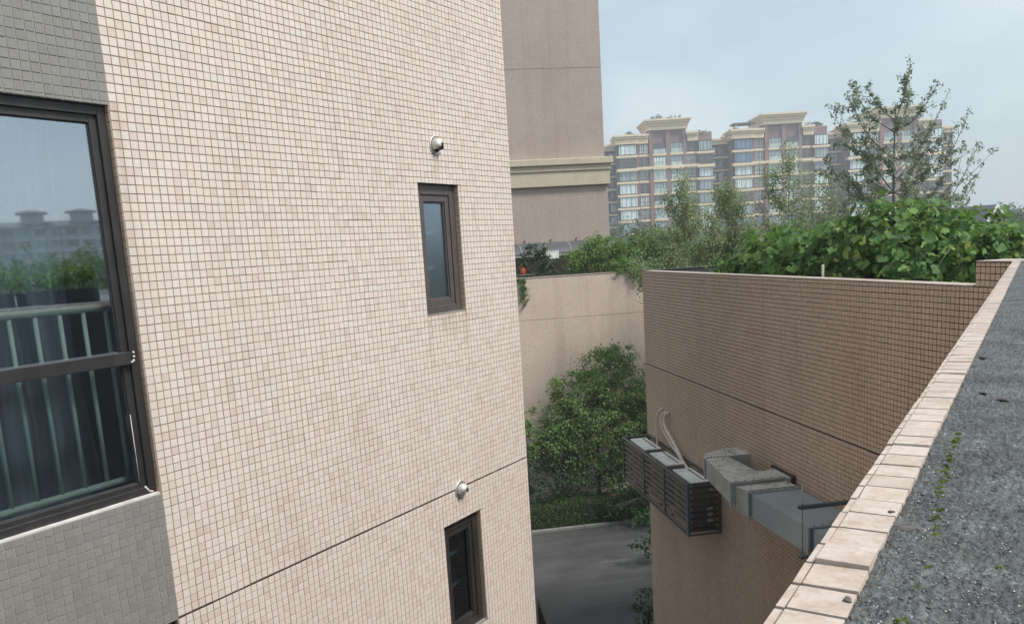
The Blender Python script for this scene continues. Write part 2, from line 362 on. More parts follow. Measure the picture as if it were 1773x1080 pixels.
# ------------------------------------------------------------------ tiled walls
TP, TG, TT = .05, .0043, .0032          # tile pitch, joint, thickness proud of the grout
TILE_F = np.array([(0, 1, 2, 3), (4, 5, 1, 0), (5, 6, 2, 1), (6, 7, 3, 2), (7, 4, 0, 3)], np.int32)
def tile_verts(x0, x1, z0, z1, t=TT, ch=.0009):
    return np.array([(x0+ch, -t, z0+ch), (x1-ch, -t, z0+ch), (x1-ch, -t, z1-ch), (x0+ch, -t, z1-ch), (x0, .0005, z0), (x1, .0005, z0), (x1, .0005, z1), (x0, .0005, z1)])
def tile_wall(root, rects, holes, mat, seed, n_ind=300, TG=TG):
    """rects: (x0,x1,z_start,z_end) laid from x0 and from z_start; clipped to holes.  Largest in view become objects, the rest one mesh."""
    rg = np.random.default_rng(seed); full = []; part = []
    for (x0, x1, z0, z1, sgn) in rects:
        nx = int(math.ceil((x1-x0)/TP)); nzr = int(math.ceil((z1-z0)/TP))
        for j in range(nzr):
            za = z0+j*TP if sgn > 0 else z1-(j+1)*TP
            zb = za+TP
            ca, cb_ = max(za, z0), min(zb, z1)
            for i in range(nx):
                a, b = x0+i*TP, min(x0+(i+1)*TP, x1); c, d = ca, cb_
                skip = False; cut = (b-a < TP-.001) or (d-c < TP-.001)
                for (h0, h1, k0, k1) in holes:
                    if a < h1 and b > h0 and c < k1 and d > k0:
                        # trim on the side that leaves most
                        opts = [(h0-a, 0), (b-h1, 1), (k0-c, 2), (d-k1, 3)]
                        o_, w_ = max(opts)
                        if o_ < .008: skip = True; break
                        cut = True
                        if w_ == 0: b = h0
                        elif w_ == 1: a = h1
                        elif w_ == 2: d = k0
                        else: c = k1
                if skip or b-a < .01 or d-c < .01: continue
                (part if cut else full).append((a+TG/2, b-TG/2, c+TG/2, d-TG/2))
    full = np.array(full); ctr = np.stack([(full[:, 0]+full[:, 1])/2, np.full(len(full), -TT), (full[:, 2]+full[:, 3])/2], 1)
    mw = np.array(root.matrix_basis); Pw = ctr @ mw[:3, :3].T+mw[:3, 3]
    X, Y, D = px(Pw); inn = (X > 4) & (X < IW-4) & (Y > 4) & (Y < IH-4) & (D > 0)
    nrm = mw[:3, :3] @ np.array([0, -1, 0.]); dist = np.linalg.norm(Pw, axis=1)
    area = np.where(inn, (-(Pw @ nrm)/dist)/dist**2, -1)
    pick = np.argsort(-area)[:n_ind]; sel = np.zeros(len(full), bool); sel[pick] = True
    so_x = rg.normal(0, .0008, (97, 89)); so_z = rg.normal(0, .0008, (97, 89))
    def sheet(A_): i_ = np.floor(A_[:, 0]/.3).astype(int) % 97; j_ = np.floor(A_[:, 2]/.3).astype(int) % 89; return so_x[i_, j_], so_z[i_, j_]
    fx_, fz_ = sheet(full)
    unit = npmesh('tile', tile_verts(-TP/2+TG/2, TP/2-TG/2, -TP/2+TG/2, TP/2-TG/2), TILE_F, mat)
    for i in pick:
        o = bpy.data.objects.new('tile', unit)
        o.location = (ctr[i, 0]+fx_[i], rg.normal(0, .0003), ctr[i, 2]+fz_[i])
        o.rotation_euler = (rg.normal(0, .006), rg.normal(0, .006), rg.normal(0, .006)); link(o, root)
    rest = [tuple(r_) for r_ in full[~sel]]+part
    A = np.array(rest); n_ = len(A)
    t = -TT+rg.normal(0, .0003, n_); ch = .0009
    tx = rg.normal(0, .006, n_)*.022; tz = rg.normal(0, .006, n_)*.022
    jx = rg.normal(0, .0005, n_); jz = rg.normal(0, .0005, n_)
    gx_, gz_ = sheet(A); jx = jx+gx_; jz = jz+gz_
    a, b, c, d = A[:, 0]+jx, A[:, 1]+jx, A[:, 2]+jz, A[:, 3]+jz; z_ = np.zeros(n_)+.0005
    V = np.stack([np.stack([a+ch, t-tx-tz, c+ch], 1), np.stack([b-ch, t+tx-tz, c+ch], 1), np.stack([b-ch, t+tx+tz, d-ch], 1), np.stack([a+ch, t-tx+tz, d-ch], 1),
                  np.stack([a, z_, c], 1), np.stack([b, z_, c], 1), np.stack([b, z_, d], 1), np.stack([a, z_, d], 1)], 1).reshape(-1, 3)
    F = (TILE_F[None]+(np.arange(n_)*8)[:, None, None]).reshape(-1, 4)
    o = bpy.data.objects.new('tiles', npmesh('tiles', V, F, mat)); link(o, root); o['kind'] = 'stuff'
    return o
def holed_panel(mb, x0, x1, z0, z1, holes, y=0.):
    xs = sorted({x0, x1, *[min(max(v, x0), x1) for h in holes for v in h[:2]]}); zs = sorted({z0, z1, *[min(max(v, z0), z1) for h in holes for v in h[2:]]})
    for a, b in zip(xs, xs[1:]):
        for c, d in zip(zs, zs[1:]):
            mx_, mz = (a+b)/2, (c+d)/2
            if any(h[0] < mx_ < h[1] and h[2] < mz < h[3] for h in holes): continue
            mb.quad((a, y, c), (b, y, c), (b, y, d), (a, y, d))

# ================================================================== SETTING
mb = MB(); mb.quad((-900, -900, GZ-.02), (900, -900, GZ-.02), (900, 900, GZ-.02), (-900, 900, GZ-.02))
tag(mb.build('ground', M['grass']), kind='structure')
mb = MB(); mb.quad((-30, 9.0, GZ), (40, 9.0, GZ), (40, 20.95, GZ), (-30, 20.95, GZ))
tag(mb.build('road', M['asphalt']), kind='structure')
mb = MB()
for i in range(60):
    x = -16+i*.75; mb.box(x+.004, x+.746, 20.955, 21.07, GZ-.1, GZ+.07)
tag(mb.build('kerb', M['concrete'], bevel=.008), kind='structure')
mb = MB(); mb.quad((-16, 21.07, GZ+.03), (30, 21.07, GZ+.03), (30, 23.8, GZ+.05), (-16, 23.8, GZ+.05))
tag(mb.build('planting_bed', M['soil']), kind='structure')

# ================================================================== LEFT TILED BUILDING  (local x along the wall, -y out of the wall)
D1 = 4.376
lb = empty('tiled_building', tuple(-D1*NV), math.pi/2-DA, 'tall building faced in small beige tiles with a grey tiled window bay', 'building')
U0, UG, U1 = -2.4, 2.749, 6.838
ZT = 5.2
bigw = [(-.35, 2.747, .93-2.238+dz, .93+dz) for dz in (0, -3.04, 3.04)]
smlw = [(5.403, 5.962, -.512+dz, .606+dz) for dz in (0, -3.005, 3.04)]
holes = bigw+smlw
mb = MB(); holed_panel(mb, UG, U1, GZ, ZT, smlw)
mb.quad((U1, 0, GZ), (U1, 4.2, GZ), (U1, 4.2, ZT), (U1, 0, ZT)); mb.quad((U0, 0, ZT), (U1, 0, ZT), (U1, 4.2, ZT), (U0, 4.2, ZT))
mb.quad((U0, 4.2, GZ), (U0, 0, GZ), (U0, 0, ZT), (U0, 4.2, ZT)); mb.quad((U1, 4.2, GZ), (U0, 4.2, GZ), (U0, 4.2, ZT), (U1, 4.2, ZT))
for (a, b, c, d) in smlw:      # reveals
    for q in (((a, 0, c), (a, .3, c), (a, .3, d), (a, 0, d)), ((b, .3, c), (b, 0, c), (b, 0, d), (b, .3, d)), ((a, 0, d), (a, .3, d), (b, .3, d), (b, 0, d)), ((a, .3, c), (a, 0, c), (b, 0, c), (b, .3, c))): mb.quad(*q)
mb.build('wall', M['grout'], lb)
mb = MB(); holed_panel(mb, U0, UG, GZ, ZT, bigw)
for (a, b, c, d) in bigw:
    for q in (((a, 0, c), (a, .25, c), (a, .25, d), (a, 0, d)), ((b, .25, c), (b, 0, c), (b, 0, d), (b, .25, d)), ((a, 0, d), (a, .25, d), (b, .25, d), (b, 0, d)), ((a, .25, c), (a, 0, c), (b, 0, c), (b, .25, c))): mb.quad(*q)
mb.build('bay_wall', M['grout_grey'], lb)
ZJ = -2.105
tile_wall(lb, [(UG, U1, ZJ+.006, ZT, 1), (UG, U1, GZ, ZJ-.006, -1)], smlw, M['tile'], 1)
tile_wall(lb, [(UG-103*TP, UG, -3.0, ZT, 1), (UG-103*TP, UG, GZ, -3.0, -1)], bigw, M['tile_grey'], 2)
mb = MB(); mb.box(UG+.001, U1, -.0015, .001, ZJ-.0055, ZJ+.0055); mb.build('movement_joint', M['grout_dark'], lb)
# edge tiles round the far corner (their ends show as a pale strip)
mb = MB()
for k in range(int((ZT-GZ)/TP)):
    z = GZ+k*TP; mb.box(U1+.001, U1+.006, .001, .044, z+.0025, z+.0475)
o = mb.build('corner_tiles', M['tile'], lb); o['kind'] = 'stuff'
# reveal tiles of the small windows, in darker brown tile for the jamb shade
for (a, b, c, d) in smlw:
    mb = MB(); k = 0
    z = c+.003
    while z < d-.02:
        zt = min(z+.045, d-.002)
        mb.box(b-.0035, b-.0005, .002, .044, z, zt); mb.box(a+.0005, a+.0035, .002, .044, z, zt); z += .05
    o = mb.build('shaded_reveal_tiles', M['tile_brown'], lb); o['kind'] = 'stuff'
for (a, b, c, d) in bigw:
    mb = MB(); z = c+.003
    while z < d-.02:
        mb.box(b-.003, b-.0005, .002, .040, z, min(z+.045, d-.002)); z += .05
    o = mb.build('shaded_reveal_tiles', M['tile_brown'], lb); o['kind'] = 'stuff'  # brown tile again, putting the jamb shade into the colour

def ring(mb, x0, x1, z0, z1, wl, wr, wb, wt, y0, y1):
    mb.box(x0, x0+wl, y0, y1, z0, z1); mb.box(x1-wr, x1, y0, y1, z0, z1)
    mb.box(x0+wl, x1-wr, y0+.0004, y1, z0, z0+wb); mb.box(x0+wl, x1-wr, y0+.0004, y1, z1-wt, z1)
# ---- large windows
for wi, (a, b, c, d) in enumerate(bigw):
    fr = MB(); ring(fr, a+.003, b-.004, c+.012, d-.003, .05, .05, .045, .05, .032, .10)
    ring(fr, a+.05, b-.052, c+.055, d-.05, .045, .045, .03, .045, .052, .095)
    ring(fr, a+.09, b-.095, c+.083, d-.093, .008, .008, .008, .008, .062, .09)
    wf = fr.build('window', M['frame'], lb, .003)
    zm = -.475+(c-bigw[0][2])
    m2 = MB(); m2.box(a+.06, b-.062, .014, .092, zm-.039, zm+.035); m2.build('transom', M['frame'], wf, .004)
    m2 = MB()
    for xx in (1.18, ):
        m2.box(xx-.035, xx+.035, .045, .094, c+.08, zm-.03); m2.box(xx-.035, xx+.035, .045, .094, zm+.03, d-.09)
    m2.build('mullion', M['frame'], wf, .003)
    for (p0, p1) in ((a+.095, 1.145), (1.215, b-.1)):
        for (q0, q1) in ((c+.088, zm-.04), (zm+.036, d-.098)):
            g = MB(); g.box(p0, p1, .070, .074, q0, q1); g.build('pane', M['glass'], wf)
    sl_ = MB(); rr_ = random.Random(3+wi)
    x = a
    while x < b-.02:
        l = rr_.uniform(.06, .16); x2 = min(x+l, b-.005); h = rr_.uniform(.008, .016)
        sl_.box(x, x2, .004, .05, c+.001, c+.006+h*.4); x = x2
    sl_.build('sill_sealant', M['sealant'], wf)
    if wi == 0:
        sb = MB(); 
        for k in range(7): sb.lathe([(.0, -.004), (.006, -.003), (.007, .002), (.004, .006)], 6, 'y', (b-.055+rr_.uniform(-.014, .014), .012, zm+rr_.uniform(-.03, .03)))
        sb.tube([(b-.075, .034, c+.062), (b-.05, .036, c+.028), (b-.03, .03, c+.02)], .006, 5)
        sb.tube([(b-.094, .052, c+.5), (b-.093, .052, c+.28), (b-.094, .051, c+.09)], .0022, 5)
        sb.build('sealant_blob', M['sealant'], wf)
    # room behind
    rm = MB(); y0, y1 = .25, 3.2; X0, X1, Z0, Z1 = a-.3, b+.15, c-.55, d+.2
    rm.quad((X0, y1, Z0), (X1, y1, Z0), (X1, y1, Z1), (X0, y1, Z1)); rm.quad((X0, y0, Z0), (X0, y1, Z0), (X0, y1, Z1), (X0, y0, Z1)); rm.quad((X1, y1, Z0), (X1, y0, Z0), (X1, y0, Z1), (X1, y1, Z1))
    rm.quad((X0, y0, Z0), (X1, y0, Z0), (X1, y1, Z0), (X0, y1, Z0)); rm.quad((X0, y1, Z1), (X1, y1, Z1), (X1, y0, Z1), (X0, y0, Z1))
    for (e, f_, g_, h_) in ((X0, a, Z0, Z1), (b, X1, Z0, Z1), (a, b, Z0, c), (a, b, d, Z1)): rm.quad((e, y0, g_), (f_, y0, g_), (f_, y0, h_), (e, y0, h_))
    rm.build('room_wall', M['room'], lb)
    # guard rail inside the glass
    yr = .20; zt_, zb_ = c+1.129, c+.093
    rl = MB(); rl.tube([(a+.02, yr, zt_), (b-.03, yr, zt_)], .024, 12); rl.build('top_rail', M['mint'], wf)
    rl = MB(); rl.tube([(a+.02, yr, zb_), (b-.03, yr, zb_)], .020, 12); rl.build('bottom_rail', M['mint'], wf)
    bar = MB(); bar.tube([(0, 0, zb_), (0, 0, zt_)], .0125, 10); bme = bar.mesh('baluster', M['mint'])
    x = b-.067
    while x > a+.05:
        o = bpy.data.objects.new('baluster', bme); o.location = (x, yr, 0); link(o, wf); x -= .1345
    # curtains
    if wi < 2:
        V = []; F = []; nxx = 260
        xs = np.linspace(a-.1, b-.02, nxx)
        yy = .62+.055*np.sin(xs*21+1.3*np.sin(xs*3.1))+.03*np.sin(xs*47+2)+.02*np.sin(xs*9)
        zz = np.linspace(c-.45, d+.1, 9)
        for j, z in enumerate(zz):
            tw = 1+.5*(j/8-.5)
            for i in range(nxx): V.append((xs[i]+.03*math.sin(j*.8+xs[i]*5), .62+(yy[i]-.62)*tw, z))
        F = [(j*nxx+i, j*nxx+i+1, (j+1)*nxx+i+1, (j+1)*nxx+i) for j in range(8) for i in range(nxx-1)]
        cu = bpy.data.objects.new('curtain', npmesh('curtain', V, F, M['curtain'], True)); link(cu)
        cu.matrix_world = lb.matrix_basis.copy()
        tag(cu, ['blue grey pleated curtain behind the large window with the green guard rail', 'blue grey pleated curtain behind the window below the grey tiled panel'][wi], 'curtain', None)
# ---- small windows
for wi, (a, b, c, d) in enumerate(smlw):
    gm = M['glass_frosted'] if wi != 1 else M['glass_dark']
    fr = MB(); ring(fr, a+.003, b-.003, c+.003, d-.003, .075, .075, .07, .085, .045, .12)
    ring(fr, a+.076, b-.076, c+.07, d-.086, .055, .055, .06, .06, .058, .11)
    ring(fr, a+.13, b-.13, c+.128, d-.145, .014, .014, .014, .014, .070, .10)
    wf = fr.build('window', M['frame2'] if wi != 1 else M['frame'], lb, .004)
    g = MB(); g.box(a+.143, b-.143, .084, .088, c+.141, d-.158); g.build('pane', gm, wf)
    si = MB(); si.box(a+.002, b-.002, .006, .046, c+.001, c+.012); si.build('sill', M['concrete'], wf)
    rl = MB()
    for zz in (c+.40, c+.71): rl.tube([(a-.02, .22, zz), (b+.02, .22, zz)], .017, 10)
    rl.build('guard_bar', M['mint'], wf)
    rm = MB(); y0, y1 = .31, .55; X0, X1, Z0, Z1 = a-.5, b+.5, c-.5, d+.4  # room kept shallow: back wall set close behind the glass to brighten it
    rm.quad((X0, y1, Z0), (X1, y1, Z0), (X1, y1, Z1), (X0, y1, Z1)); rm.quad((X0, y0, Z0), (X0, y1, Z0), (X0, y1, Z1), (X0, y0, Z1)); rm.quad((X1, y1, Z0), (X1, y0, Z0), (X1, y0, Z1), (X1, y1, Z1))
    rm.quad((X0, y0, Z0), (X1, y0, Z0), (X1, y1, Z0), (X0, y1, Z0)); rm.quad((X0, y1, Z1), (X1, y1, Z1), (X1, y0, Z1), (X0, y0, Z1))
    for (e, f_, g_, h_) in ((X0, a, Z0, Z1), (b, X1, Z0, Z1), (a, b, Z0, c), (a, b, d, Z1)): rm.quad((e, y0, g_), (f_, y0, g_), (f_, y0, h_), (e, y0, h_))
    rm.build('room_wall', M['room_bounce'] if wi != 1 else M['room'], lb)
# ---- exhaust vents: flange plate and half-dome hood open below
for (u, z) in ((5.676, .925), (5.678, -2.118)):
    fl = MB(); fl.lathe([(0, -.006), (.062, -.006), (.066, -.012), (.069, -.006), (.069, .004)], 28, 'y'); ve = fl.build('exhaust_vent', M['steel'], lb, loc=(u, -.004, z)); ve.scale = (1.15, 1.15, 1.15)
    V = []; F = []; na, nb = 22, 11; R0 = .052; L_ = .062
    for j in range(nb+1):
        t = j/nb
        for i in range(na+1):
            a = -R(42)+(math.pi+2*R(42))*i/na            # arc open at the bottom
            rr_ = R0*math.sqrt(max(1-(t*.98)**2.6, .02))
            V.append((rr_*math.cos(a), -.008-L_*t, rr_*math.sin(a)))
    F = [(j*(na+1)+i, j*(na+1)+i+1, (j+1)*(na+1)+i+1, (j+1)*(na+1)+i) for j in range(nb) for i in range(na)]
    h = bpy.data.objects.new('hood', npmesh('hood', V, F, M['steel'], True)); link(h, ve)
    sm_ = h.modifiers.new('s', 'SOLIDIFY'); sm_.thickness = .002
    g = MB(); g.lathe([(0, -.0075), (.047, -.0075)], 20, 'y'); g.build('duct_mouth_dark', M['black'], ve)  # flat black disc painted for the dark inside the duct
    g = MB()
    for k in range(5): g.box(-.036, .036, -.03, -.028, -.030+k*.009, -.027+k*.009)
    g.build('grille', M['steel'], ve)

# ================================================================== OUR ROOF: felt deck with a row of cap tiles on its edge
ZC = -.287
rb = empty('rooftop_building', (0, 0, 0), math.pi/2-DA, 'dark grey felt roof in the foreground edged by a row of pale cap tiles', 'building')
YE = 5.185          # far end of the roof in world Y
def umax(y): return (YE-math.sin(DA)*y)/math.cos(DA)
# fine deck sheet (real relief)
nu, nv_ = 620, 190
us = np.concatenate([np.linspace(-.6, .5, 12)[:-1], .5*np.power(7.2/.5, np.linspace(0, 1, nu))]); nu = len(us)
vs = .1115-np.concatenate([np.linspace(0, .16, 110)[:-1], .16+np.power(np.linspace(0, 1, nv_-109), 2.6)*8.0]); nv_ = len(vs)
UU, VV = np.meshgrid(us, vs, indexing='ij'); VM = VV
um = (YE-math.sin(DA)*VV)/math.cos(DA); UU = np.minimum(UU, um)
def vnoise(x, y, sc, seed):
    r_ = np.random.default_rng(seed); G = r_.random((256, 256)); x = x*sc+500; y = y*sc+500
    xi = np.floor(x).astype(int); yi = np.floor(y).astype(int); fx = x-xi; fy = y-yi; fx = fx*fx*(3-2*fx); fy = fy*fy*(3-2*fy)
    g = lambda a, b: G[a % 256, b % 256]
    return (g(xi, yi)*(1-fx)+g(xi+1, yi)*fx)*(1-fy)+(g(xi, yi+1)*(1-fx)+g(xi+1, yi+1)*fx)*fy
def felt_h(x, y): return .005*(vnoise(x, y, 5, 1)-.5)+.0035*(vnoise(x, y, 24, 2)-.5)+.003*(vnoise(x, y, 80, 6)-.5)
H = felt_h(UU, VV)+.0034*(vnoise(UU, VV, 210, 3)-.5)+.0030*(vnoise(UU, VV, 420, 4)-.5)

V = np.stack([UU, VV, ZC-.004+H], -1).reshape(-1, 3)
idx = np.arange(nu*nv_).reshape(nu, nv_)
F = np.stack([idx[:-1, 1:], idx[1:, 1:], idx[1:, :-1], idx[:-1, :-1]], -1).reshape(-1, 4)
dk = bpy.data.objects.new('roof_deck', npmesh('roof_deck', V, F, M['felt'], True)); link(dk, rb)
mb = MB(); mb.prism([(-6, .158), (umax(.158), .158), (umax(-9), -9), (-6, -9)], GZ, ZC-.022); mb.build('wall', M['dark_render'], rb)
# cap tiles: every one an object
capm = npmesh('cap_tile', np.array([(-.0229, -.0218, .0), (.0229, -.0218, 0), (.0229, .0222, 0), (-.0229, .0222, 0), (-.0235, -.0226, -.010), (.0235, -.0226, -.010), (.0235, .0229, -.010), (-.0235, .0229, -.010)]), TILE_F, M['tile_cap'])
capm.polygons.foreach_set('use_smooth', [False]*5)
edgem = npmesh('edge_tile', np.array([(-.0228, -.0034, 0), (.0228, -.0034, 0), (.0228, .0030, 0), (-.0228, .0030, 0), (-.0234, -.0040, -.045), (.0234, -.0040, -.045), (.0240, .0042, -.045), (-.0240, .0042, -.045)]), TILE_F, M['tile_cap'])
rc = random.Random(5); u = .30; k = 0; dz = 0.; ph = .6072
u = ph-.0504*7
while u < umax(.14)-.03:
    if k % 6 == 0: dz = rc.uniform(-.0012, .0012)
    o = bpy.data.objects.new('cap_tile', capm); o.location = (u+.0252+rc.uniform(-.0006, .0006), .1342, ZC+dz+rc.uniform(-.0006, .0006))
    o.rotation_euler = (rc.gauss(0, .008), rc.gauss(0, .010), rc.gauss(0, .006)); link(o, rb)
    if abs(u-.7101) < .02: o.location.z += .003; o.rotation_euler[1] += .03
    e = bpy.data.objects.new('edge_tile', edgem); e.location = (u+.0252+rc.uniform(-.0008, .0008), .1612+rc.uniform(-.0005, .0005), ZC-.0012+dz); link(e, rb)
    e.rotation_euler = (rc.gauss(0, .01), 0, rc.gauss(0, .008))
    u += .0504; k += 1
mb = MB(); mb.box(-.6, umax(.14)-.02, .1117, .1580, ZC-.03, ZC-.0075); mb.build('mortar_bed', M['grout_dark'], rb)
# loose granules of the felt
def grains(n_, seed, u0, u1, v0, v1, s0, s1, name, mat, label):
    r_ = np.random.default_rng(seed); uu = u0*np.power(u1/u0, r_.random(n_)); vv = v1-(v1-v0)*np.power(r_.random(n_), 1.5)
    ok = uu < (YE-math.sin(DA)*vv)/math.cos(DA)-.03; uu, vv = uu[ok], vv[ok]; n_ = len(uu)
    s = r_.uniform(s0, s1, n_)*(1+.6*r_.random(n_)**4)
    h = ZC-.004+felt_h(uu, vv)
    base = np.array([(1, 0, -.2), (0, 1, -.2), (-1, 0, -.2), (0, -1, -.2), (.2, .1, .75)])
    V = base[None]*(r_.uniform(.6, 1.4, (n_, 5, 3)))
    an = r_.random(n_)*6.28; ca, sa = np.cos(an), np.sin(an)
    V = np.stack([V[..., 0]*ca[:, None]-V[..., 1]*sa[:, None], V[..., 0]*sa[:, None]+V[..., 1]*ca[:, None], V[..., 2]*.6], -1)*s[:, None, None]
    V += np.stack([uu, vv, h], -1)[:, None]
    T = np.array([(0, 1, 4), (1, 2, 4), (2, 3, 4), (3, 0, 4)])
    F = (T[None]+(np.arange(n_)*5)[:, None, None]).reshape(-1, 3)
    o = bpy.data.objects.new(name, npmesh(name, V.reshape(-1, 3), F, mat)); link(o); o.matrix_world = rb.matrix_basis.copy()
    return tag(o, label, 'gravel', kind='stuff')
grains(14000, 21, .5, 3.5, -.10, .106, .0005, .0017, 'loose_granules', M['grain'], 'loose pale granules scattered over the roof felt')
grains(900, 22, .5, 5.5, .0975, .1105, .0006, .0024, 'edge_crumbs', M['stone'], 'dark crumbs of dirt packed along the inner edge of the cap tiles')
# moss: cushions of tiny blades along the seam
def moss():
    r_ = np.random.default_rng(9); V = []; F = []; pts = []
    for i in range(150):
        t = r_.random(); uu = .62+.75*t**1.2; vv = np.interp(uu, [.6, .73, .82, .97, 1.3], [.073, .072, .070, .084, .087])+r_.normal(0, .0022)
        if vnoise(np.array([uu]), np.array([0.]), 16, 77)[0] < .52: continue
        pts.append((uu, vv, r_.uniform(.0015, .0036)))
    for (uu, vv, s) in ((1.262, .0865, .0062), (1.21, .086, .0070), (.69, .0735, .0050), (.74, .070, .0042), (.83, .0725, .0045), (.761, .0185, .0035), (1.09, .0870, .0048), (1.08, .0845, .004), (.875, .0775, .0045)): pts.append((uu, vv, s))
    B = []
    for (uu, vv, s) in pts:
        n_ = int(40+s*26000); z0 = ZC-.0055+float(felt_h(np.array([uu]), np.array([vv]))[0])
        p = r_.normal(0, .45, (n_, 2))*s
        for q in p:
            hgt = max(.25, 1-(q@q)/(s*s))*s*.55
            x, y = uu+q[0], vv+q[1]; a = r_.random()*6.28; w_ = .0004+s*.02; b = len(B)
            dx, dy = math.cos(a)*w_, math.sin(a)*w_; lx, ly = r_.normal(0, .0006, 2)
            B += [(x-dx, y-dy, z0), (x+dx, y+dy, z0), (x+lx, y+ly, z0+hgt+.0018)]; F.append((b, b+1, b+2))
    o = bpy.data.objects.new('moss', npmesh('moss', B, F, M['moss'])); link(o); o.matrix_world = rb.matrix_basis.copy()
    tag(o, 'yellow green moss growing along a seam of the grey roof felt', 'moss', kind='stuff')
moss()
# small stones and crumbs lying on the roof
def pebble(uu, vv, s, label, on=0.0, flat=.5):
    r_ = np.random.default_rng(int(uu*1000)); V = []; F = []; n1, n2 = 10, 6
    for j in range(n2+1):
        th = math.pi*j/n2
        for i in range(n1):
            a = 2*math.pi*i/n1; k_ = 1+.25*math.sin(3*a+uu*9)+.2*r_.normal()
            V.append((s*k_*math.sin(th)*math.cos(a)*1.3, s*k_*math.sin(th)*math.sin(a), s*flat*math.cos(th)))
    F = [(j*n1+i, j*n1+(i+1) % n1, (j+1)*n1+(i+1) % n1, (j+1)*n1+i) for j in range(n2) for i in range(n1)]
    o = bpy.data.objects.new('pebble', npmesh('pebble', V, F, M['stone'], True)); link(o)
    p = DV*uu-NV*vv; o.location = (p[0], p[1], ZC+on+s*flat*.5); o.rotation_euler = (0, 0, uu*7)
    tag(o, label, 'stone', 'crumbs lying on the roof')
pebble(.640, .117, .0030, 'brown pebble lying on the inner edge of a pale cap tile', -.0005, .55)
pebble(.872, .118, .0026, 'tiny brown crumb on the edge of a pale cap tile', -.0005, .5)
pebble(1.53, .040, .0085, 'flat dark clod on the grey felt near the right edge, below the bright moss tuft', -.004, .3)
pebble(1.586, .074, .0060, 'flat dark crumb on the felt just above the bright moss tuft', -.003, .3)
pebble(1.06, .031, .0030, 'small black stone on the felt right of the moss line', -.001)
pebble(2.0, .095, .006, 'dark crumb on the felt far up beside the cap tiles', -.002, .4)
pebble(.835, .101, .0075, 'dark felt bump hard against the pale cap tiles', -.005, .4)

# ================================================================== BROWN TILED BUILDING
XB = 4.45
bb = empty('brown_tiled_building', (XB, 0, 0), -math.pi/2, 'low building with brown tiled side wall carrying ducts and condenser units', 'building')
YA, YB, ZR, YR = 13.5, YE+.012, -.478, 5.535          # far corner, near end, parapet top, start of the raised end
mb = MB(); mb.quad((-YA, 0, GZ), (-YB, 0, GZ), (-YB, 0, ZR), (-YA, 0, ZR)); mb.quad((-YR, 0, ZR), (-YB, 0, ZR), (-YB, 0, ZC-.006), (-YR, 0, ZC-.006))
mb.quad((-YR, .25, ZR), (-YR, 0, ZR), (-YR, 0, ZC-.006), (-YR, .25, ZC-.006)); mb.quad((-YB, .25, ZR), (-YR, .25, ZR), (-YR, .25, ZC-.006), (-YB, .25, ZC-.006)); mb.quad((-YR, 0, ZC-.006), (-YB, 0, ZC-.006), (-YB, .25, ZC-.006), (-YR, .25, ZC-.006))
mb.build('wall', M['grout_dark'], bb)
mb = MB(); mb.quad((-YA, 9, GZ), (-YA, 0, GZ), (-YA, 0, ZR-.004), (-YA, 9, ZR-.004)); mb.quad((-YB, 9, GZ), (-YA, 9, GZ), (-YA, 9, ZR), (-YB, 9, ZR))
mb.box(-YA+.001, -YR, .14, .16, -1.2, ZR-.003); mb.build('parapet', M['concrete'], bb)
mb = MB(); mb.box(-YA+.001, -YA+.16, .16, 9, -1.2, ZR+.0); mb.build('far_parapet', M['felt_dark'], bb)
mb = MB(); mb.quad((-YA+.16, .16, -1.15), (-YB, .16, -1.15), (-YB, 9, -1.15), (-YA+.16, 9, -1.15)); mb.build('planter_soil', M['soil'], bb)
mb = MB(); mb.box(-YA-.01, -YA+.17, .0, 9, ZR+.002, ZR+.016); mb.build('far_coping', M['felt_dark'], bb)
ZJ2 = -2.078
tile_wall(bb, [(-YA, -YB, ZJ2+.006, ZR-.003, 1), (-YA, -YB, GZ, ZJ2-.006, -1), (-YR, -YB, ZR-.001, ZC-.010, 1)], [], M['tile_brown'], 3, TG=.0062)
mb = MB()
for zz in (ZJ2, ): mb.box(-YA, -YB, -.0012, .001, zz-.0055, zz+.0055)
mb.build('movement_joint', M['black'], bb)
mb = MB(); n_ = int((YA-YR)/TP)
for i in range(n_): mb.box(-YA+i*TP+.002, -YA+i*TP+.048, -.006, .155, ZR+.0, ZR+.009)
for i in range(7): mb.box(-YR+i*TP+.002, -YR+i*TP+.048, -.006, .245, ZC-.004, ZC+.003)
o = mb.build('coping_tiles', M['tile_cap'], bb); o['kind'] = 'stuff'

# ---- condenser cage with louvres, in world coordinates
cg = empty('louvred_cage', (3.95, 10.33, -4.1), 0, 'dark louvred cage for air conditioners hung on the brown wall', 'cage')
CX0, CX1, CY0, CY1, CZ0, CZ1 = 0, .495, 0, 3.07, 0, .77
mb = MB(); t = .028
for x in (CX0, CX1-t):
    for y in (CY0, CY1-t): mb.box(x, x+t, y, y+t, CZ0, CZ1)
for x in (CX0, CX1-t):
    for z in (CZ0, CZ1-t): mb.box(x+.001, x+t-.001, CY0+t, CY1-t, z+.001, z+t-.001)
for y in (CY0, CY1-t):
    for z in (CZ0, CZ1-t): mb.box(CX0+t, CX1-t, y+.001, y+t-.001, z+.001, z+t-.001)
for y in (.96, 1.93): mb.box(CX0, CX0+t*.9, y, y+t, CZ0+t, CZ1-t)
mb.build('frame', M['louvre_frame'], cg, .002)
mb = MB(); mb.box(-.004, .036, -.004, .036, CZ0+.01, CZ1-.01); mb.build('corner_post', M['louvre_blue'], cg)
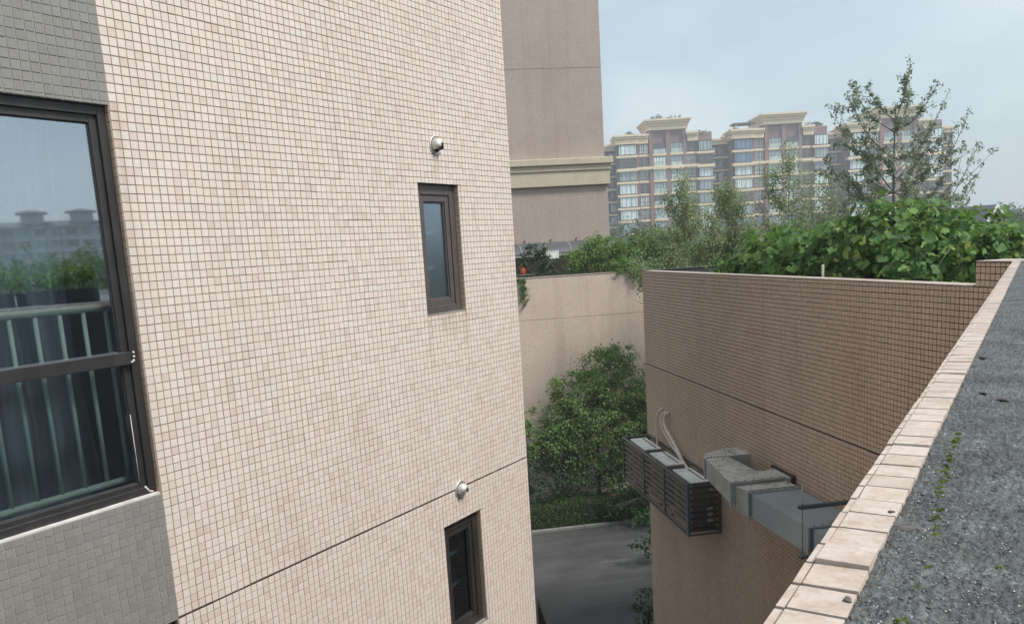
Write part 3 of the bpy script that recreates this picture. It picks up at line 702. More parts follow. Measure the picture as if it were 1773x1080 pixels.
def slat(L, along):
    m_ = MB(); c_, s_ = .028, .016
    if along == 'y': v = [(-.004, 0, -s_), (0, 0, -s_), (c_, 0, s_), (c_-.004, 0, s_)]; v += [(x, L, z) for x, _, z in v]
    else: v = [(0, -.004, -s_), (0, 0, -s_), (0, c_, s_), (0, c_-.004, s_)]; v += [(L, y, z) for _, y, z in v]
    m_.add(v, [(0, 1, 2, 3), (7, 6, 5, 4), (0, 4, 5, 1), (1, 5, 6, 2), (2, 6, 7, 3), (3, 7, 4, 0)]); return m_.mesh('slat', M['louvre'])
s1 = slat(.93, 'y'); s2 = slat(CX1-2*t, 'x')
for k in range(8):
    z = .075+k*.088
    for y in (.03, .99, 1.96+.02):
        o = bpy.data.objects.new('slat', s1); o.location = (.004, y-.0, z); link(o, cg)
        o.scale = (1, .99 if y < 1.5 else 1.1, 1)
    o = bpy.data.objects.new('slat', s2); o.location = (t, .004, z); link(o, cg)
    o = bpy.data.objects.new('slat', s2); o.location = (t, CY1-.01, z); link(o, cg)
mb = MB()
for y in (.2, .9, 1.4, 2.1, 2.5, 2.95): mb.box(.02, .495, y, y+.035, .012, .047)
mb.build('cross_bar', M['louvre_frame'], cg)
for i, (y0, y1) in enumerate(((10.47, 11.20), (11.47, 12.26), (12.50, 13.30))):
    u_ = empty('condenser_unit', (4.07, y0, -4.05), 0, ['nearest of three white condenser units in the louvred cage', 'middle of three white condenser units in the louvred cage', 'farthest of three white condenser units in the louvred cage'][i], 'air conditioner', 'condenser units in the cage')
    L = y1-y0; mb = MB(); mb.box(0, .27, 0, L, .03, .665); mb.build('casing', M['accase_shaded'], u_, .012)
    mb = MB(); mb.box(-.008, .278, -.008, L+.008, .666, .690)
    mb.build('lid', M['acwhite'], u_, .006)
    for xx in (.07, .135): m2 = MB(); m2.box(xx, xx+.006, .03, L-.03, .690, .6955); m2.build('lid_rib', M['acwhite'], u_)
    m2 = MB(); m2.box(.195, .215, .05, L-.05, .6905, .692); m2.build('groove_shade', M['black'], u_)  # raised black strip, its colour stands for the shade in a groove
    m2 = MB(); cy_ = L*.42
    for r_ in np.linspace(.05, .24, 7): m2.tube([(-.006, cy_+r_*math.cos(a), .35+r_*math.sin(a)) for a in np.linspace(0, 6.283, 25)], .003, 5, False)
    m2.build('fan_grille', M['louvre_frame'], u_)
    m2 = MB(); m2.box(.22, .29, -.03, .004, .08, .30); m2.build('valve_box', M['acwhite'], u_)
    for yy in (.1, L-.16): m2 = MB(); m2.box(.01, .26, yy, yy+.05, 0, .031); m2.build('foot', M['rail'], u_)
# insulated hoses from the wall down to the units
def smoothpath(P, n_=40):
    P = [Vector(p) for p in P]; o = []
    for i in range(len(P)-1):
        p0, p1, p2, p3 = P[max(i-1, 0)], P[i], P[i+1], P[min(i+2, len(P)-1)]
        for k in range(n_//(len(P)-1)):
            t = k/(n_//(len(P)-1)); o.append(.5*((2*p1)+(-p0+p2)*t+(2*p0-5*p1+4*p2-p3)*t*t+(-p0+3*p1-3*p2+p3)*t**3))
    o.append(P[-1]); return o
hs = [([(4.45, 12.62, -2.735), (4.40, 12.64, -2.745), (4.36, 12.70, -2.84), (4.36, 12.74, -3.05), (4.37, 12.76, -3.3), (4.36, 12.76, -3.6)], .017, 'pale insulated hose dropping straight to the farthest condenser unit'),
      ([(4.45, 12.48, -2.765), (4.40, 12.49, -2.775), (4.37, 12.53, -2.87), (4.37, 12.45, -3.05), (4.38, 12.22, -3.17), (4.38, 12.02, -3.25), (4.38, 11.75, -3.36), (4.37, 11.66, -3.6)], .017, 'pale insulated hose in the middle, curving to the second condenser unit'),
      ([(4.45, 12.35, -2.755), (4.40, 12.36, -2.765), (4.37, 12.40, -2.86), (4.365, 12.33, -2.98), (4.37, 12.10, -3.10), (4.37, 11.85, -3.22), (4.36, 11.55, -3.36), (4.35, 11.25, -3.42), (4.34, 10.85, -3.44), (4.36, 10.45, -3.50)], .023, 'thickest pale insulated hose, running on to the nearest condenser unit')]
for P, r_, lab in hs:
    root = empty('insulated_hose', P[0], 0, lab, 'hose', 'condenser hoses'); Q = [tuple(Vector(p)-Vector(P[0])) for p in P]
    mb = MB(); pts = smoothpath(Q, 56); mb.tube(pts, [r_*(1+.10*math.sin(i*2.1)) for i in range(len(pts))], 10); mb.build('sleeve', M['hose'], root)
    mb = MB(); mb.lathe([(r_*1.5, -.004), (r_*1.5, .004), (r_*.9, .006)], 14, 'z'); o = mb.build('wall_collar', M['black'], root); o.rotation_euler = (0, -math.pi/2, 0)
# ---- duct work
du = empty('ventilation_duct', (4.45, 8.3, -3.0), 0, 'angular sheet metal duct bracketed along the brown wall', 'duct')
def duct_prism(name, poly, z0, z1, m_side, m_top=None, bev=.003):
    q = [(x-4.45, y-8.3) for x, y in poly]
    mb = MB(); mb.prism(q, z0+3, z1+3-.002); o = mb.build(name, m_side, du)
    if m_top:
        m2 = MB(); m2.prism([(x, y) for x, y in q], z1+3-.0015, z1+3+.002); m2.build(name.replace('duct', 'top_sheet') if 'duct' in name else 'top_sheet', m_top, o)
    return o
def arc(cx_, cy_, r_, a0, a1, n_=9): return [(cx_+r_*math.cos(R(a)), cy_+r_*math.sin(R(a))) for a in np.linspace(a0, a1, n_)]
zA0, zA1 = -2.985, -2.735
duct_prism('duct_branch', [(4.285, 9.43), (4.448, 9.43), (4.448, 9.80), (4.285, 9.80)], zA0+.01, zA1+.004, M['galv'], M['dirty'])
duct_prism('duct_elbow', [(4.285, 9.44), (4.285, 9.79)]+arc(4.285, 9.44, .35, 92, 128, 6)+[(4.00, 9.70), (3.92, 9.63), (3.875, 9.55), (3.855, 9.47), (3.855, 9.445)], zA0, zA1, M['galv'], M['dirty'])
duct_prism('duct_taper', [(3.855, 9.425), (4.150, 9.425), (4.165, 9.25), (4.185, 8.70), (4.26, 8.66), (4.36, 8.70), (4.36, 8.345), (3.705, 8.345)], zA0, zA1, M['galv'], M['dirty'])
duct_prism('duct_branch', [(4.36, 8.30), (4.448, 8.30), (4.448, 8.72), (4.36, 8.72)], zA0+.01, zA1+.004, M['galv'], M['dirty'])
duct_prism('duct_collar', [(3.755, 8.325), (4.36, 8.325), (4.38, 8.125), (3.805, 8.125)], -3.06, -2.772, M['galv'], M['dirty'])
duct_prism('duct_run', [(3.832, 8.095), (4.40, 8.095), (4.43, 6.955), (3.875, 6.955)], -3.075, -2.803, M['galv_new'])
duct_prism('duct_run', [(3.905, 6.91), (4.41, 6.91), (4.42, 5.60), (3.95, 5.60)], -3.07, -2.815, M['galv_new'])
def flange(y0, y1, x0, x1, z0, z1, name='flange', m=M['galv'], t=.022):
    mb = MB(); a, b = y0-8.3, y1-8.3; p, q = x0-4.45, x1-4.45; c, d = z0+3, z1+3
    mb.box(p, p+t, a, b, c, d); mb.box(q-t, q, a, b, c, d); mb.box(p+t, q-t, a+.001, b-.001, d-t, d); mb.box(p+t, q-t, a+.001, b-.001, c, c+t)
    o = mb.build(name, m, du)
    for i in range(6):
        bo = MB(); x = p+t+(q-p-2*t)*(i+.5)/6; bo.lathe([(0, .012), (.008, .012), (.008, 0)], 6, 'z', (x, (a+b)/2, d)); bo.build('bolt', M['louvre_frame'], o)
    return o
flange(8.326, 8.344, 3.69, 4.375, -3.02, -2.722); flange(8.097, 8.123, 3.79, 4.405, -3.10, -2.782)
flange(6.93, 6.953, 3.86, 4.44, -3.10, -2.795); flange(9.427, 9.443, 3.84, 4.17, -3.0, -2.728)
flange(9.43, 9.80, 4.25, 4.275, -2.99, -2.725, 'wall_flange', t=.010)
mb = MB(); mb.box(4.415-4.45, 4.44-4.45, 8.24-8.3, 8.78-8.3, -.02, .30); mb.build('wall_flange', M['rail'], du)
# hanger: threaded rod and bracket bar
hg = empty('duct_hanger', (3.80, 6.93, -3.11), 0, 'thin steel rod and bar bracket holding up the grey duct', 'bracket')
mb = MB(); mb.tube([(0, 0, 0), (0, 0, .55), (0, 0, .74)], .0065, 8); mb.build('rod', M['galv'], hg)
mb = MB(); mb.box(-.035, .650, -.018, .022, .535, .539); mb.box(-.035, .650, .018, .022, .505, .535); mb.box(-.035, .650, -.018, -.014, .505, .535); mb.build('bar', M['louvre_frame'], hg)
mb = MB(); mb.box(-.03, .10, -.02, .03, .012, .03); mb.build('foot_plate', M['louvre_frame'], hg)
mb = MB(); mb.lathe([(0, .553), (.013, .553), (.013, .540), (0, .540)], 6); mb.lathe([(0, .012), (.013, .012), (.013, 0), (0, 0)], 6); mb.build('nut', M['louvre_frame'], hg)

# ================================================================== TOWER AND TERRACE BEHIND
YT = 27.5
tw = empty('beige_tower', (0, YT, 0), 0, 'tall windowless beige brown tower with a cream cornice band', 'tower')
TX0, TX1 = -6.0, 7.86; TXL = 7.92
mb = MB(); mb.box(TX0, TX1, 0, 9, 2.95, 5.862); mb.box(TX0, TX1, 0, 9, 5.878, 14); mb.box(TX0+.01, TX1-.01, .012, 9, 5.85, 5.89); mb.build('upper_wall', M['tower_tile'], tw)
mb = MB(); mb.box(TX0, TXL, -.07, 9, .215, 2.05); mb.build('lower_wall', M['tower_tile'], tw)
mb = MB(); mb.box(TX0, TXL+.05, -.20, 9.05, 2.05, 2.535); mb.build('frieze', M['cream'], tw, .01)
mb = MB(); mb.box(TX0, TXL+.08, -.24, 9.08, 2.537, 2.722); mb.build('fascia', M['cream'], tw, .01)
mb = MB(); mb.prism([(TX0, -.32), (TXL+.15, -.32), (TXL+.15, 9.15), (TX0, 9.15)], 2.724, 2.94)
mb.build('cornice', M['cream'], tw, .02)
mb = MB(); mb.box(TX0, TXL, .9, 9, -2.2, .213); mb.build('recess_wall', M['soffit'], tw)
aw = empty('awning', (0, YT-.07, 0), 0, 'dark grey curved fabric awning under the tower wall', 'awning')
V = []; F = []; n1 = 12; xs = np.linspace(-5, 7.75, 40)
for x in xs:
    for j in range(n1+1):
        a = math.pi/2*j/n1; V.append((x, -.95*math.sin(a), .205-.42*(1-math.cos(a))))
F = [(i*(n1+1)+j, (i+1)*(n1+1)+j, (i+1)*(n1+1)+j+1, i*(n1+1)+j+1) for i in range(len(xs)-1) for j in range(n1)]
o = bpy.data.objects.new('canopy', npmesh('canopy', V, F, M['awning'], True)); link(o, aw); o.modifiers.new('s', 'SOLIDIFY').thickness = .008
for x in np.arange(-4.6, 7.7, .84):
    mb = MB(); mb.tube([(x, -.97*math.sin(a), .215-.42*(1-math.cos(a))) for a in np.linspace(0, math.pi/2, 10)], .014, 6); mb.build('rib', M['galv'], aw)
mb = MB(); mb.tube([(-5, -.96, -.225), (7.75, -.96, -.225)], .022, 8); mb.build('front_bar', M['galv'], aw)
for x in np.arange(4.0, 7.8, .9):
    mb = MB(); mb.box(x, x+.05, -.03, .0, .27, .31); o = mb.build('fixing', M['rail'], aw)
te = empty('terrace', (0, 23.8, 0), 0, 'long tiled terrace wall below the tower, topped with plants', 'terrace')
ZTT = -.832
mb = MB(); mb.box(-8, 10.5, 0, .22, -2.072, ZTT); mb.box(-8, 10.5, 0, .22, GZ, -2.086); mb.box(-8, 10.49, .012, .2, -2.09, -2.07); mb.build('wall', M['terrace_tile'], te)
mb = MB(); mb.box(-8, 10.5, -.015, .24, ZTT+.001, ZTT+.02); mb.build('coping', M['tile_cap'], te)
mb = MB(); mb.quad((-8, .22, -2.0), (10.5, .22, -2.0), (10.5, 5, -2.0), (-8, 5, -2.0)); mb.build('floor', M['concrete'], te)

# ================================================================== FOLIAGE
def unitv(a): return a/np.maximum(np.linalg.norm(a, axis=-1, keepdims=True), 1e-9)
LEAF = {'rhomb': (np.array([(0, -.5, 0), (.27, .02, .09), (0, .5, -.06), (-.27, .02, .09)]), np.array([(0, 1, 2), (0, 2, 3)])),
        'ginkgo': (np.array([(0, -.35, 0), (.52, .28, .10), (.05, .42, -.02), (-.52, .28, .10)]), np.array([(0, 1, 2), (0, 2, 3)])),
        'lance': (np.array([(0, -.5, 0), (.15, 0, .05), (0, .55, -.12), (-.15, 0, .05)]), np.array([(0, 1, 2), (0, 2, 3)]))}
def basis(nrm, tip):
    z = unitv(nrm); y = unitv(tip-z*np.sum(tip*z, -1, keepdims=True)); x = np.cross(y, z); return x, y, z
def leaves(Pn, nrm, tip, size, kind):
    T, F = LEAF[kind]; x, y, z = basis(nrm, tip); n_ = len(Pn)
    V = Pn[:, None]+size[:, None, None]*(T[None, :, 0:1]*x[:, None]+T[None, :, 1:2]*y[:, None]+T[None, :, 2:3]*z[:, None])
    return V.reshape(-1, 3), (F[None]+(np.arange(n_)*len(T))[:, None, None]).reshape(-1, 3)
def crown_pts(rg, n_, blobs, clump=.22, per=22, shell=.55):
    """blobs: (cx,cy,cz,rx,ry,rz[,weight]) -> leaf points and outward normals, gathered in clumps"""
    w_ = np.array([b[6] if len(b) > 6 else b[3]*b[4]+b[4]*b[5]+b[3]*b[5] for b in blobs]); w_ = w_/w_.sum()
    nc = max(6, n_//per); bi = rg.choice(len(blobs), nc, p=w_); B = np.array([b[:6] for b in blobs])[bi]
    dr = unitv(rg.normal(size=(nc, 3))); rad = shell+(1-shell)*rg.random(nc)**.6; rad *= 1+.14*rg.normal(size=nc)
    cc = B[:, :3]+dr*B[:, 3:]*rad[:, None]
    ci = rg.integers(0, nc, n_); cs = clump*(.5+rg.random(nc)); off = rg.normal(size=(n_, 3))*cs[ci][:, None]*np.array([.6, .6, .45])
    return cc[ci]+off, unitv(unitv(off)*.8+dr[ci]*.9), cc, dr
def plant(name, base, blobs, n_, leaf, mat, seed, label, cat, trunk=None, clump=.22, per=22, shell=.5, kind='rhomb', limbs=10, up=.5, group=None, crown='crown', trunkname='trunk', bark=None):
    """base = world position of the foot; blobs relative to it"""
    rg = np.random.default_rng(seed); root = empty(name, base, 0, label, cat, group)
    P, on, cc, dr = crown_pts(rg, n_, blobs, clump, per, shell)
    nrm = on*.6+up*np.array([sv.x*.7, sv.y*.7, 1.])+rg.normal(0, .45, (n_, 3)); tip = on*.6-np.array([0, 0, .45])+rg.normal(0, .5, (n_, 3))
    V, F = leaves(P, nrm, tip, leaf*(.6+.75*rg.random(n_)), kind)
    o = bpy.data.objects.new(crown, npmesh(crown, V, F, mat)); link(o, root)
    if trunk:
        h, r0 = trunk; mb = MB(); cz = np.mean([b[2] for b in blobs]); cx_ = np.mean([b[0] for b in blobs]); cy_ = np.mean([b[1] for b in blobs])
        pts = [(0, 0, -.02), (cx_*.15+rg.normal(0, .03), cy_*.15, h*.35), (cx_*.5, cy_*.5, h*.7), (cx_, cy_, h)]
        pts = smoothpath(pts, 12); mb.tube(pts, list(np.linspace(r0, r0*.45, len(pts))), 8)
        for i in rg.choice(len(cc), min(limbs, len(cc)), replace=False):
            s_ = Vector(pts[int(rg.integers(len(pts)//3, len(pts)))]); e = Vector(cc[i]); mid = s_.lerp(e, .5)+Vector((0, 0, .06*(e-s_).length))
            mb.tube([s_, mid, e], [r0*.38, r0*.24, r0*.09], 5)
        mb.build(trunkname, bark or M['bark'], root)
    return root

# ---- ginkgo with sprays of leaves set tight along rising branches
def ginkgo(name, base, top, tips, n_leaf, leaf, mat, seed, label, group, r0=.05, spread=.07, twig=3, sparse=1.0):
    """base, top and tips in world coordinates; tips = (start height on the trunk 0-1, tip xyz)"""
    rg = np.random.default_rng(seed); root = empty(name, base, 0, label, 'tree', group)
    B = np.array(base, float); T = np.array(top, float)-B; mb = MB()
    tp = [B*0, T*.3+[rg.normal(0, .03), rg.normal(0, .03), 0], T*.6+[rg.normal(0, .04), rg.normal(0, .04), 0], T*.85, T]
    tr = smoothpath([tuple(p) for p in tp], 24); mb.tube(tr, list(np.linspace(r0, r0*.10, len(tr))), 8)
    tr = np.array([tuple(p) for p in tr]); segs = []
    for (h, tip) in tips:
        s_ = tr[min(int(h*(len(tr)-1)), len(tr)-1)]; e = np.array(tip, float)-B; L = np.linalg.norm(e-s_)
        mid = s_*.5+e*.5+np.array([.05*(e[0]-s_[0]), .05*(e[1]-s_[1]), -.09*L])+rg.normal(0, .03, 3)*L
        pth = smoothpath([tuple(s_), tuple(mid), tuple(e)], 16); rr_ = np.linspace(r0*.24*min(1, L/1.5+.3), r0*.05, len(pth)); mb.tube(pth, list(rr_), 5)
        pp = np.array([tuple(p) for p in pth]); segs.append((pp, L, .25))
        for k in range(twig):
            i0 = int(rg.integers(4, 13)); q = pp[i0]; dirn = unitv((pp[min(i0+3, len(pp)-1)]-q)[None])[0]
            l2 = L*rg.uniform(.14, .30); e2 = q+l2*unitv((dirn+rg.normal(0, .55, 3)+np.array([0, 0, .25]))[None])[0]
            p2 = smoothpath([tuple(q), tuple((q+e2)/2+rg.normal(0, .02, 3)), tuple(e2)], 10); mb.tube(p2, list(np.linspace(r0*.10, r0*.04, len(p2))), 4)
            segs.append((np.array([tuple(p) for p in p2]), l2, .1))
    i_top = len(tr)*2//3; segs.append((tr[i_top:], np.linalg.norm(tr[-1]-tr[i_top]), .15))
    mb.build('trunk', M['bark'], root)
    wl = np.array([s[1] for s in segs]); wl /= wl.sum(); cnt = rg.multinomial(n_leaf, wl); P = []; O = []
    for (pp, L, st), c_ in zip(segs, cnt):
        if c_ == 0: continue
        # short spurs at intervals: leaves bunch there
        ns = max(3, int(L/.085)); sp = st+(1-st)*np.sort(rg.random(ns)); k = rg.integers(0, ns, c_); t = np.clip(sp[k]+rg.normal(0, .004, c_), 0, 1)*(len(pp)-1)
        i = np.minimum(t.astype(int), len(pp)-2); f = (t-i)[:, None]; c = pp[i]*(1-f)+pp[i+1]*f
        sd = unitv(rg.normal(size=(ns, 3)))*rg.uniform(.2, 1.0, (ns, 1))
        off = (sd[k]+rg.normal(0, .42, (c_, 3)))*spread
        P.append(c+off); O.append(unitv(off))
    P = np.concatenate(P); O = np.concatenate(O); n_ = len(P)
    V, F = leaves(P, O*.35+np.array([sv.x*.6, sv.y*.9-.2, .45])+rg.normal(0, .45, (n_, 3)), O+rg.normal(0, .4, (n_, 3)), leaf*(.65+.6*rg.random(n_)), 'ginkgo')
    o = bpy.data.objects.new('crown', npmesh('crown', V, F, mat)); link(o, root); return root
def at(x, y, Y):
    r_ = np.array([(x-PCX)/FPX, (y-PCY)/FPX, 1.]) @ MR; return r_*(Y/r_[1])
GT = (11.48, 17.0)
big_tips = [(.9, 1577, 104, 0), (.62, 1469, 139, .3), (.60, 1466, 160, -.5), (.66, 1500, 150, .6), (.55, 1438, 197, -.3), (.50, 1424, 268, .5), (.45, 1428, 320, -.6), (.58, 1449, 235, .8), (.64, 1625, 143, -.4), (.62, 1646, 154, .5), (.56, 1683, 186, -.2), (.47, 1697, 246, .4), (.44, 1700, 291, -.4),
            (.46, 1668, 330, .7), (.55, 1640, 235, -.8), (.52, 1600, 230, 1.0), (.50, 1495, 300, -1.0), (.46, 1585, 330, -.9), (.48, 1470, 345, .9), (.66, 1560, 200, -.7), (.5, 1520, 260, 1.2), (.44, 1630, 350, .2), (.6, 1578, 150, .5), (.43, 1450, 370, .1), (.53, 1612, 290, -.3)]
def bigH(z): return (z-GZ)/(2.70-GZ)
rgt = random.Random(12)
for _ in range(22):
    a = rgt.uniform(0, 6.283); q = rgt.uniform(.25, 1.0)**.5; big_tips.append((.5, 1556+100*q*math.cos(a), 305+75*q*math.sin(a), rgt.uniform(-1, 1)))
tips = []
for (h, x, y, dy) in big_tips:
    tp = at(x, y, 17.0+dy); tips.append((min(.95, max(.45, bigH(tp[2]-1.35*abs(tp[0]-11.5)-.35))), tuple(tp)))
ginkgo('ginkgo_tree', (11.42, 17.0, GZ), (11.55, 17.0, 2.70), tips, 17000, .062, M['leaf_ginkgo'], 31, 'tall slender ginkgo with open rising branches standing against the sky', 'ginkgo trees', r0=.075, spread=.075, twig=10)
gk = [((8.25, 21.0), 1.75, [(1151, 333), (1180, 306), (1200, 345), (1165, 380), (1215, 375), (1190, 340), (1160, 420), (1220, 420), (1140, 390)], 'left slim young ginkgo in front of the first apartment wing', 15000),
      ((9.40, 21.5), 1.45, [(1240, 325), (1262, 318), (1285, 335), (1225, 360), (1300, 365), (1250, 345), (1300, 400), (1222, 410), (1275, 400), (1240, 440), (1290, 435)], 'bushy young ginkgo with a dark thin trunk, right of the leftmost one', 20000),
      ((10.7, 20.5), 2.42, [(1367, 253), (1340, 300), (1318, 288), (1385, 300), (1310, 345), (1400, 335), (1350, 345), (1330, 390), (1385, 385), (1300, 420)], 'young ginkgo with a tall leader in front of the second apartment wing', 15000),
      ((12.4, 19.0), 1.55, [(1400, 310), (1425, 325), (1440, 345), (1410, 350), (1385, 365), (1450, 370), (1400, 395), (1425, 390), (1440, 300)], 'short ginkgo tucked in left of the tallest ginkgo', 13000)]
for i, ((x, y), zt, tp, lab, n_) in enumerate(gk):
    rr_ = random.Random(40+i); tl = []
    tp = tp+[(tp[0][0]+rr_.uniform(0, 1)*(tp[-1][0]-tp[0][0])+rr_.uniform(-45, 45), rr_.uniform(385, 455)) for _ in range(9)]
    for (a, b) in tp:
        q = at(a, b, y+rr_.uniform(-.7, .7)); tl.append((min(.9, max(.5, (q[2]-GZ-1.9*abs(q[0]-x)-.9)/(zt-GZ))), tuple(q)))
    ginkgo('ginkgo_tree', (x, y, GZ), (at(tp[1][0] if i != 2 else 1367, tp[1][1] if i != 2 else 253, y)[0], y, zt), tl, n_, .055, M['leaf_ginkgo_small'], 50+i, lab, 'ginkgo trees', r0=.04, spread=.21, twig=18)

# ---- round trees behind the terrace corner
plant('round_tree', (11.0, 32.0, GZ), [(0, 0, 7.3, 1.5, 1.4, 1.0), (-.9, .2, 6.7, 1.3, 1.2, 1.0), (1.0, .1, 6.8, 1.4, 1.2, 1.1)], 7000, .13, M['leaf_far'], 61, 'pale rounded tree behind the terrace corner, left of the ginkgos', 'tree', (6.5, .16), clump=.3, group='trees behind the terrace')
plant('leafy_tree', (8.9, 26.5, GZ), [(0, 0, 7.35, .75, .7, .6), (.9, .2, 7.1, .8, .7, .7), (-.6, 0, 6.9, .6, .6, .5), (1.9, .3, 6.9, .9, .8, .8)], 6000, .12, M['leaf_mid'], 62, 'dense green tree directly behind the far end of the terrace', 'tree', (6.8, .12), clump=.2, group='trees behind the terrace')
plant('leafy_tree', (13.0, 25.0, GZ), [(0, 0, 6.8, 1.7, 1.0, .9), (1.9, 0, 6.9, 1.5, 1.0, .9), (-1.6, 0, 6.7, 1.2, 1.0, .8)], 7500, .12, M['leaf_mid'], 63, 'wide green tree low behind the young ginkgos', 'tree', (6.4, .14), clump=.25, group='trees behind the terrace')
# tree line in front of the apartments
lab = ['round green tree below the left end of the apartments', 'round green tree below the first apartment wing', 'round green tree below the gap between apartment wings', 'round green tree below the second apartment wing', 'round green tree below the third apartment wing', 'round green tree at the right end of the apartments']
for i, (a, D) in enumerate(((20, 110), (30, 118), (40, 112), (52, 120), (66, 115), (80, 118))):
    plant('park_tree', (a*.62+D*.15, D, GZ), [(0, 0, 7.5, 5, 4, 3.2), (2.5, 0, 6.6, 4, 3, 2.6), (-2.6, 0, 6.4, 4, 3, 2.6)], 2600, .55, M['leaf_far'], 70+i, lab[i], 'tree', (6, .3), clump=.9, per=26, group='trees in front of the apartments')
lab = ['distant tree left of the white gabled roof', 'distant tree just right of the white gabled roof', 'distant tree with a flat crown near the right picture edge', 'distant tree cut by the right picture edge', 'distant tree hidden low behind the vine leaves at right']
for i, (x, y, D) in enumerate(((1652, 362, 95), (1728, 352, 78), (1752, 350, 84), (1782, 346, 80), (1700, 372, 70))):
    p = at(x, y, D); hgt = p[2]-GZ
    plant('distant_tree', (p[0], p[1], GZ), [(0, 0, hgt-2.2, 2.6, 2.2, 2.1), (1.7, 0, hgt-2.9, 2.2, 2, 1.9), (-1.8, 0, hgt-2.8, 2.2, 2, 1.9)], 1800, .38, M['leaf_far'], 80+i, lab[i], 'tree', (hgt-2.5, .2), clump=.5, per=22, group='distant trees at the right')

# ---- terrace plants
plant('terrace_shrub', (6.9, 24.45, -2.0), [(0, 0, 1.78, .80, .45, .50), (-.80, .05, 1.5, .48, .38, .42), (.62, 0, 1.5, .52, .36, .44), (.75, -.25, 1.16, .40, .30, .28), (.1, -.1, 1.35, .8, .36, .36), (.85, -.66, 1.10, .36, .20, .22), (.35, -.5, 1.3, .5, .25, .25)], 13000, .11, M['leaf_bright'], 91, 'bright green bamboo-like shrub spilling over the terrace wall', 'shrub', (1.5, .05), clump=.13, kind='lance', up=.2, group='terrace plants', trunkname='stem')
plant('terrace_shrub', (4.85, 24.5, -2.0), [(-.1, 0, 1.95, .36, .3, .30), (-.25, 0, 1.6, .45, .32, .34), (.25, 0, 1.55, .40, .3, .34), (0, 0, 1.2, .5, .3, .25)], 2000, .085, M['leaf_dark'], 92, 'dark glossy shrub in front of the awning on the terrace', 'shrub', (1.9, .035), clump=.10, group='terrace plants', trunkname='stem')
plant('terrace_shrub', (8.4, 25.2, -2.0), [(0, 0, 1.9, .55, .4, .45), (.4, .1, 1.6, .5, .4, .4)], 2200, .095, M['leaf_mid'], 93, 'green shrub at the far right corner of the terrace', 'shrub', (1.8, .04), clump=.14, group='terrace plants', trunkname='stem')
plant('trailing_plant', (4.12, 23.75, -.95), [(0, 0, -.15, .13, .05, .22), (.05, 0, -.45, .10, .05, .2), (-.1, 0, .05, .2, .08, .1)], 360, .075, M['leaf_mid'], 94, 'small plant trailing down the terrace wall beside the beige building', 'plant', clump=.07, per=10, group='terrace plants')
plant('terrace_shrub', (5.75, 24.35, -2.0), [(0, 0, 1.15, .22, .15, .12), (.25, 0, 1.1, .18, .12, .1)], 420, .06, M['leaf_mid'], 95, 'low plant between the dark shrub and the blue bin', 'shrub', clump=.07, per=12, group='terrace plants')
# terrace bits and pieces
p = at(986, 466, 24.45); bn = empty('waste_bin', (p[0], 24.45, -2.0), 0, 'narrow navy blue bin with a pale top on the terrace', 'bin')
mb = MB(); mb.box(-.075, .075, -.07, .07, .02, 1.32); mb.build('body', M['navy'], bn, .012)
mb = MB(); mb.box(-.06, .07, -.075, .075, 1.322, 1.36); mb.build('lid', M['white'], bn, .01)
for i, x in enumerate((948, 974, 985)):
    p = at(x, 474, 24.25); pt = empty('plant_pot', (p[0], 24.22, -1.02), 0, ['white pot on the terrace wall below the dark shrub', 'white pot beside the navy bin, left one', 'white pot right in front of the navy bin'][i], 'pot', 'white pots on the terrace')
    mb = MB(); mb.lathe([(0, 0), (.045, 0), (.062, .16), (.068, .17), (.068, .20), (.058, .20), (.055, .17)], 14); mb.build('body', M['white'], pt)
    mb = MB(); mb.lathe([(0, .175), (.055, .172)], 14); mb.build('soil', M['soil'], pt)
sh = empty('plant_shelf', (4.32, 24.5, -2.0), 0, 'grey wooden shelf bench at the left end of the terrace', 'bench')
mb = MB(); mb.box(-.30, .32, -.15, .15, 1.24, 1.28); mb.build('top', M['wood'], sh)
for x in (-.26, .24):
    mb = MB(); mb.box(x, x+.05, -.12, .12, 0, 1.239); mb.build('leg', M['wood'], sh)
jg = empty('watering_can', (4.30, 24.5, -.718), 0, 'orange plastic watering can on the grey shelf bench', 'watering can')
mb = MB(); mb.lathe([(0, 0), (.075, 0), (.085, .04), (.08, .15), (.05, .19), (.045, .2)], 14); mb.build('body', M['orange'], jg)
mb = MB(); mb.tube(smoothpath([(-.07, 0, .15), (-.12, 0, .2), (-.03, 0, .26), (.03, 0, .2)], 16), .01, 6); mb.build('handle', M['orange'], jg)
mb = MB(); mb.tube([(.07, 0, .06), (.13, 0, .14), (.17, 0, .2)], [.018, .012, .012], 8); mb.build('spout', M['orange'], jg)
p = at(956, 435, 25.6); ws = empty('white_frame_panel', (p[0], 25.6, -2.0), 0, 'white framed panel standing under the awning behind the dark shrub', 'panel')
mb = MB(); ring(mb, -.21, .21, 1.68, 1.93, .035, .035, .03, .03, -.02, .02); mb.build('frame', M['white'], ws)
mb = MB(); mb.box(-.175, .175, -.012, .012, 1.71, 1.90); mb.build('board', M['acwhite'], ws)
for x in (-.19, .17):
    mb = MB(); mb.box(x, x+.02, -.015, .015, 0, 1.679); mb.build('leg', M['rail'], ws)

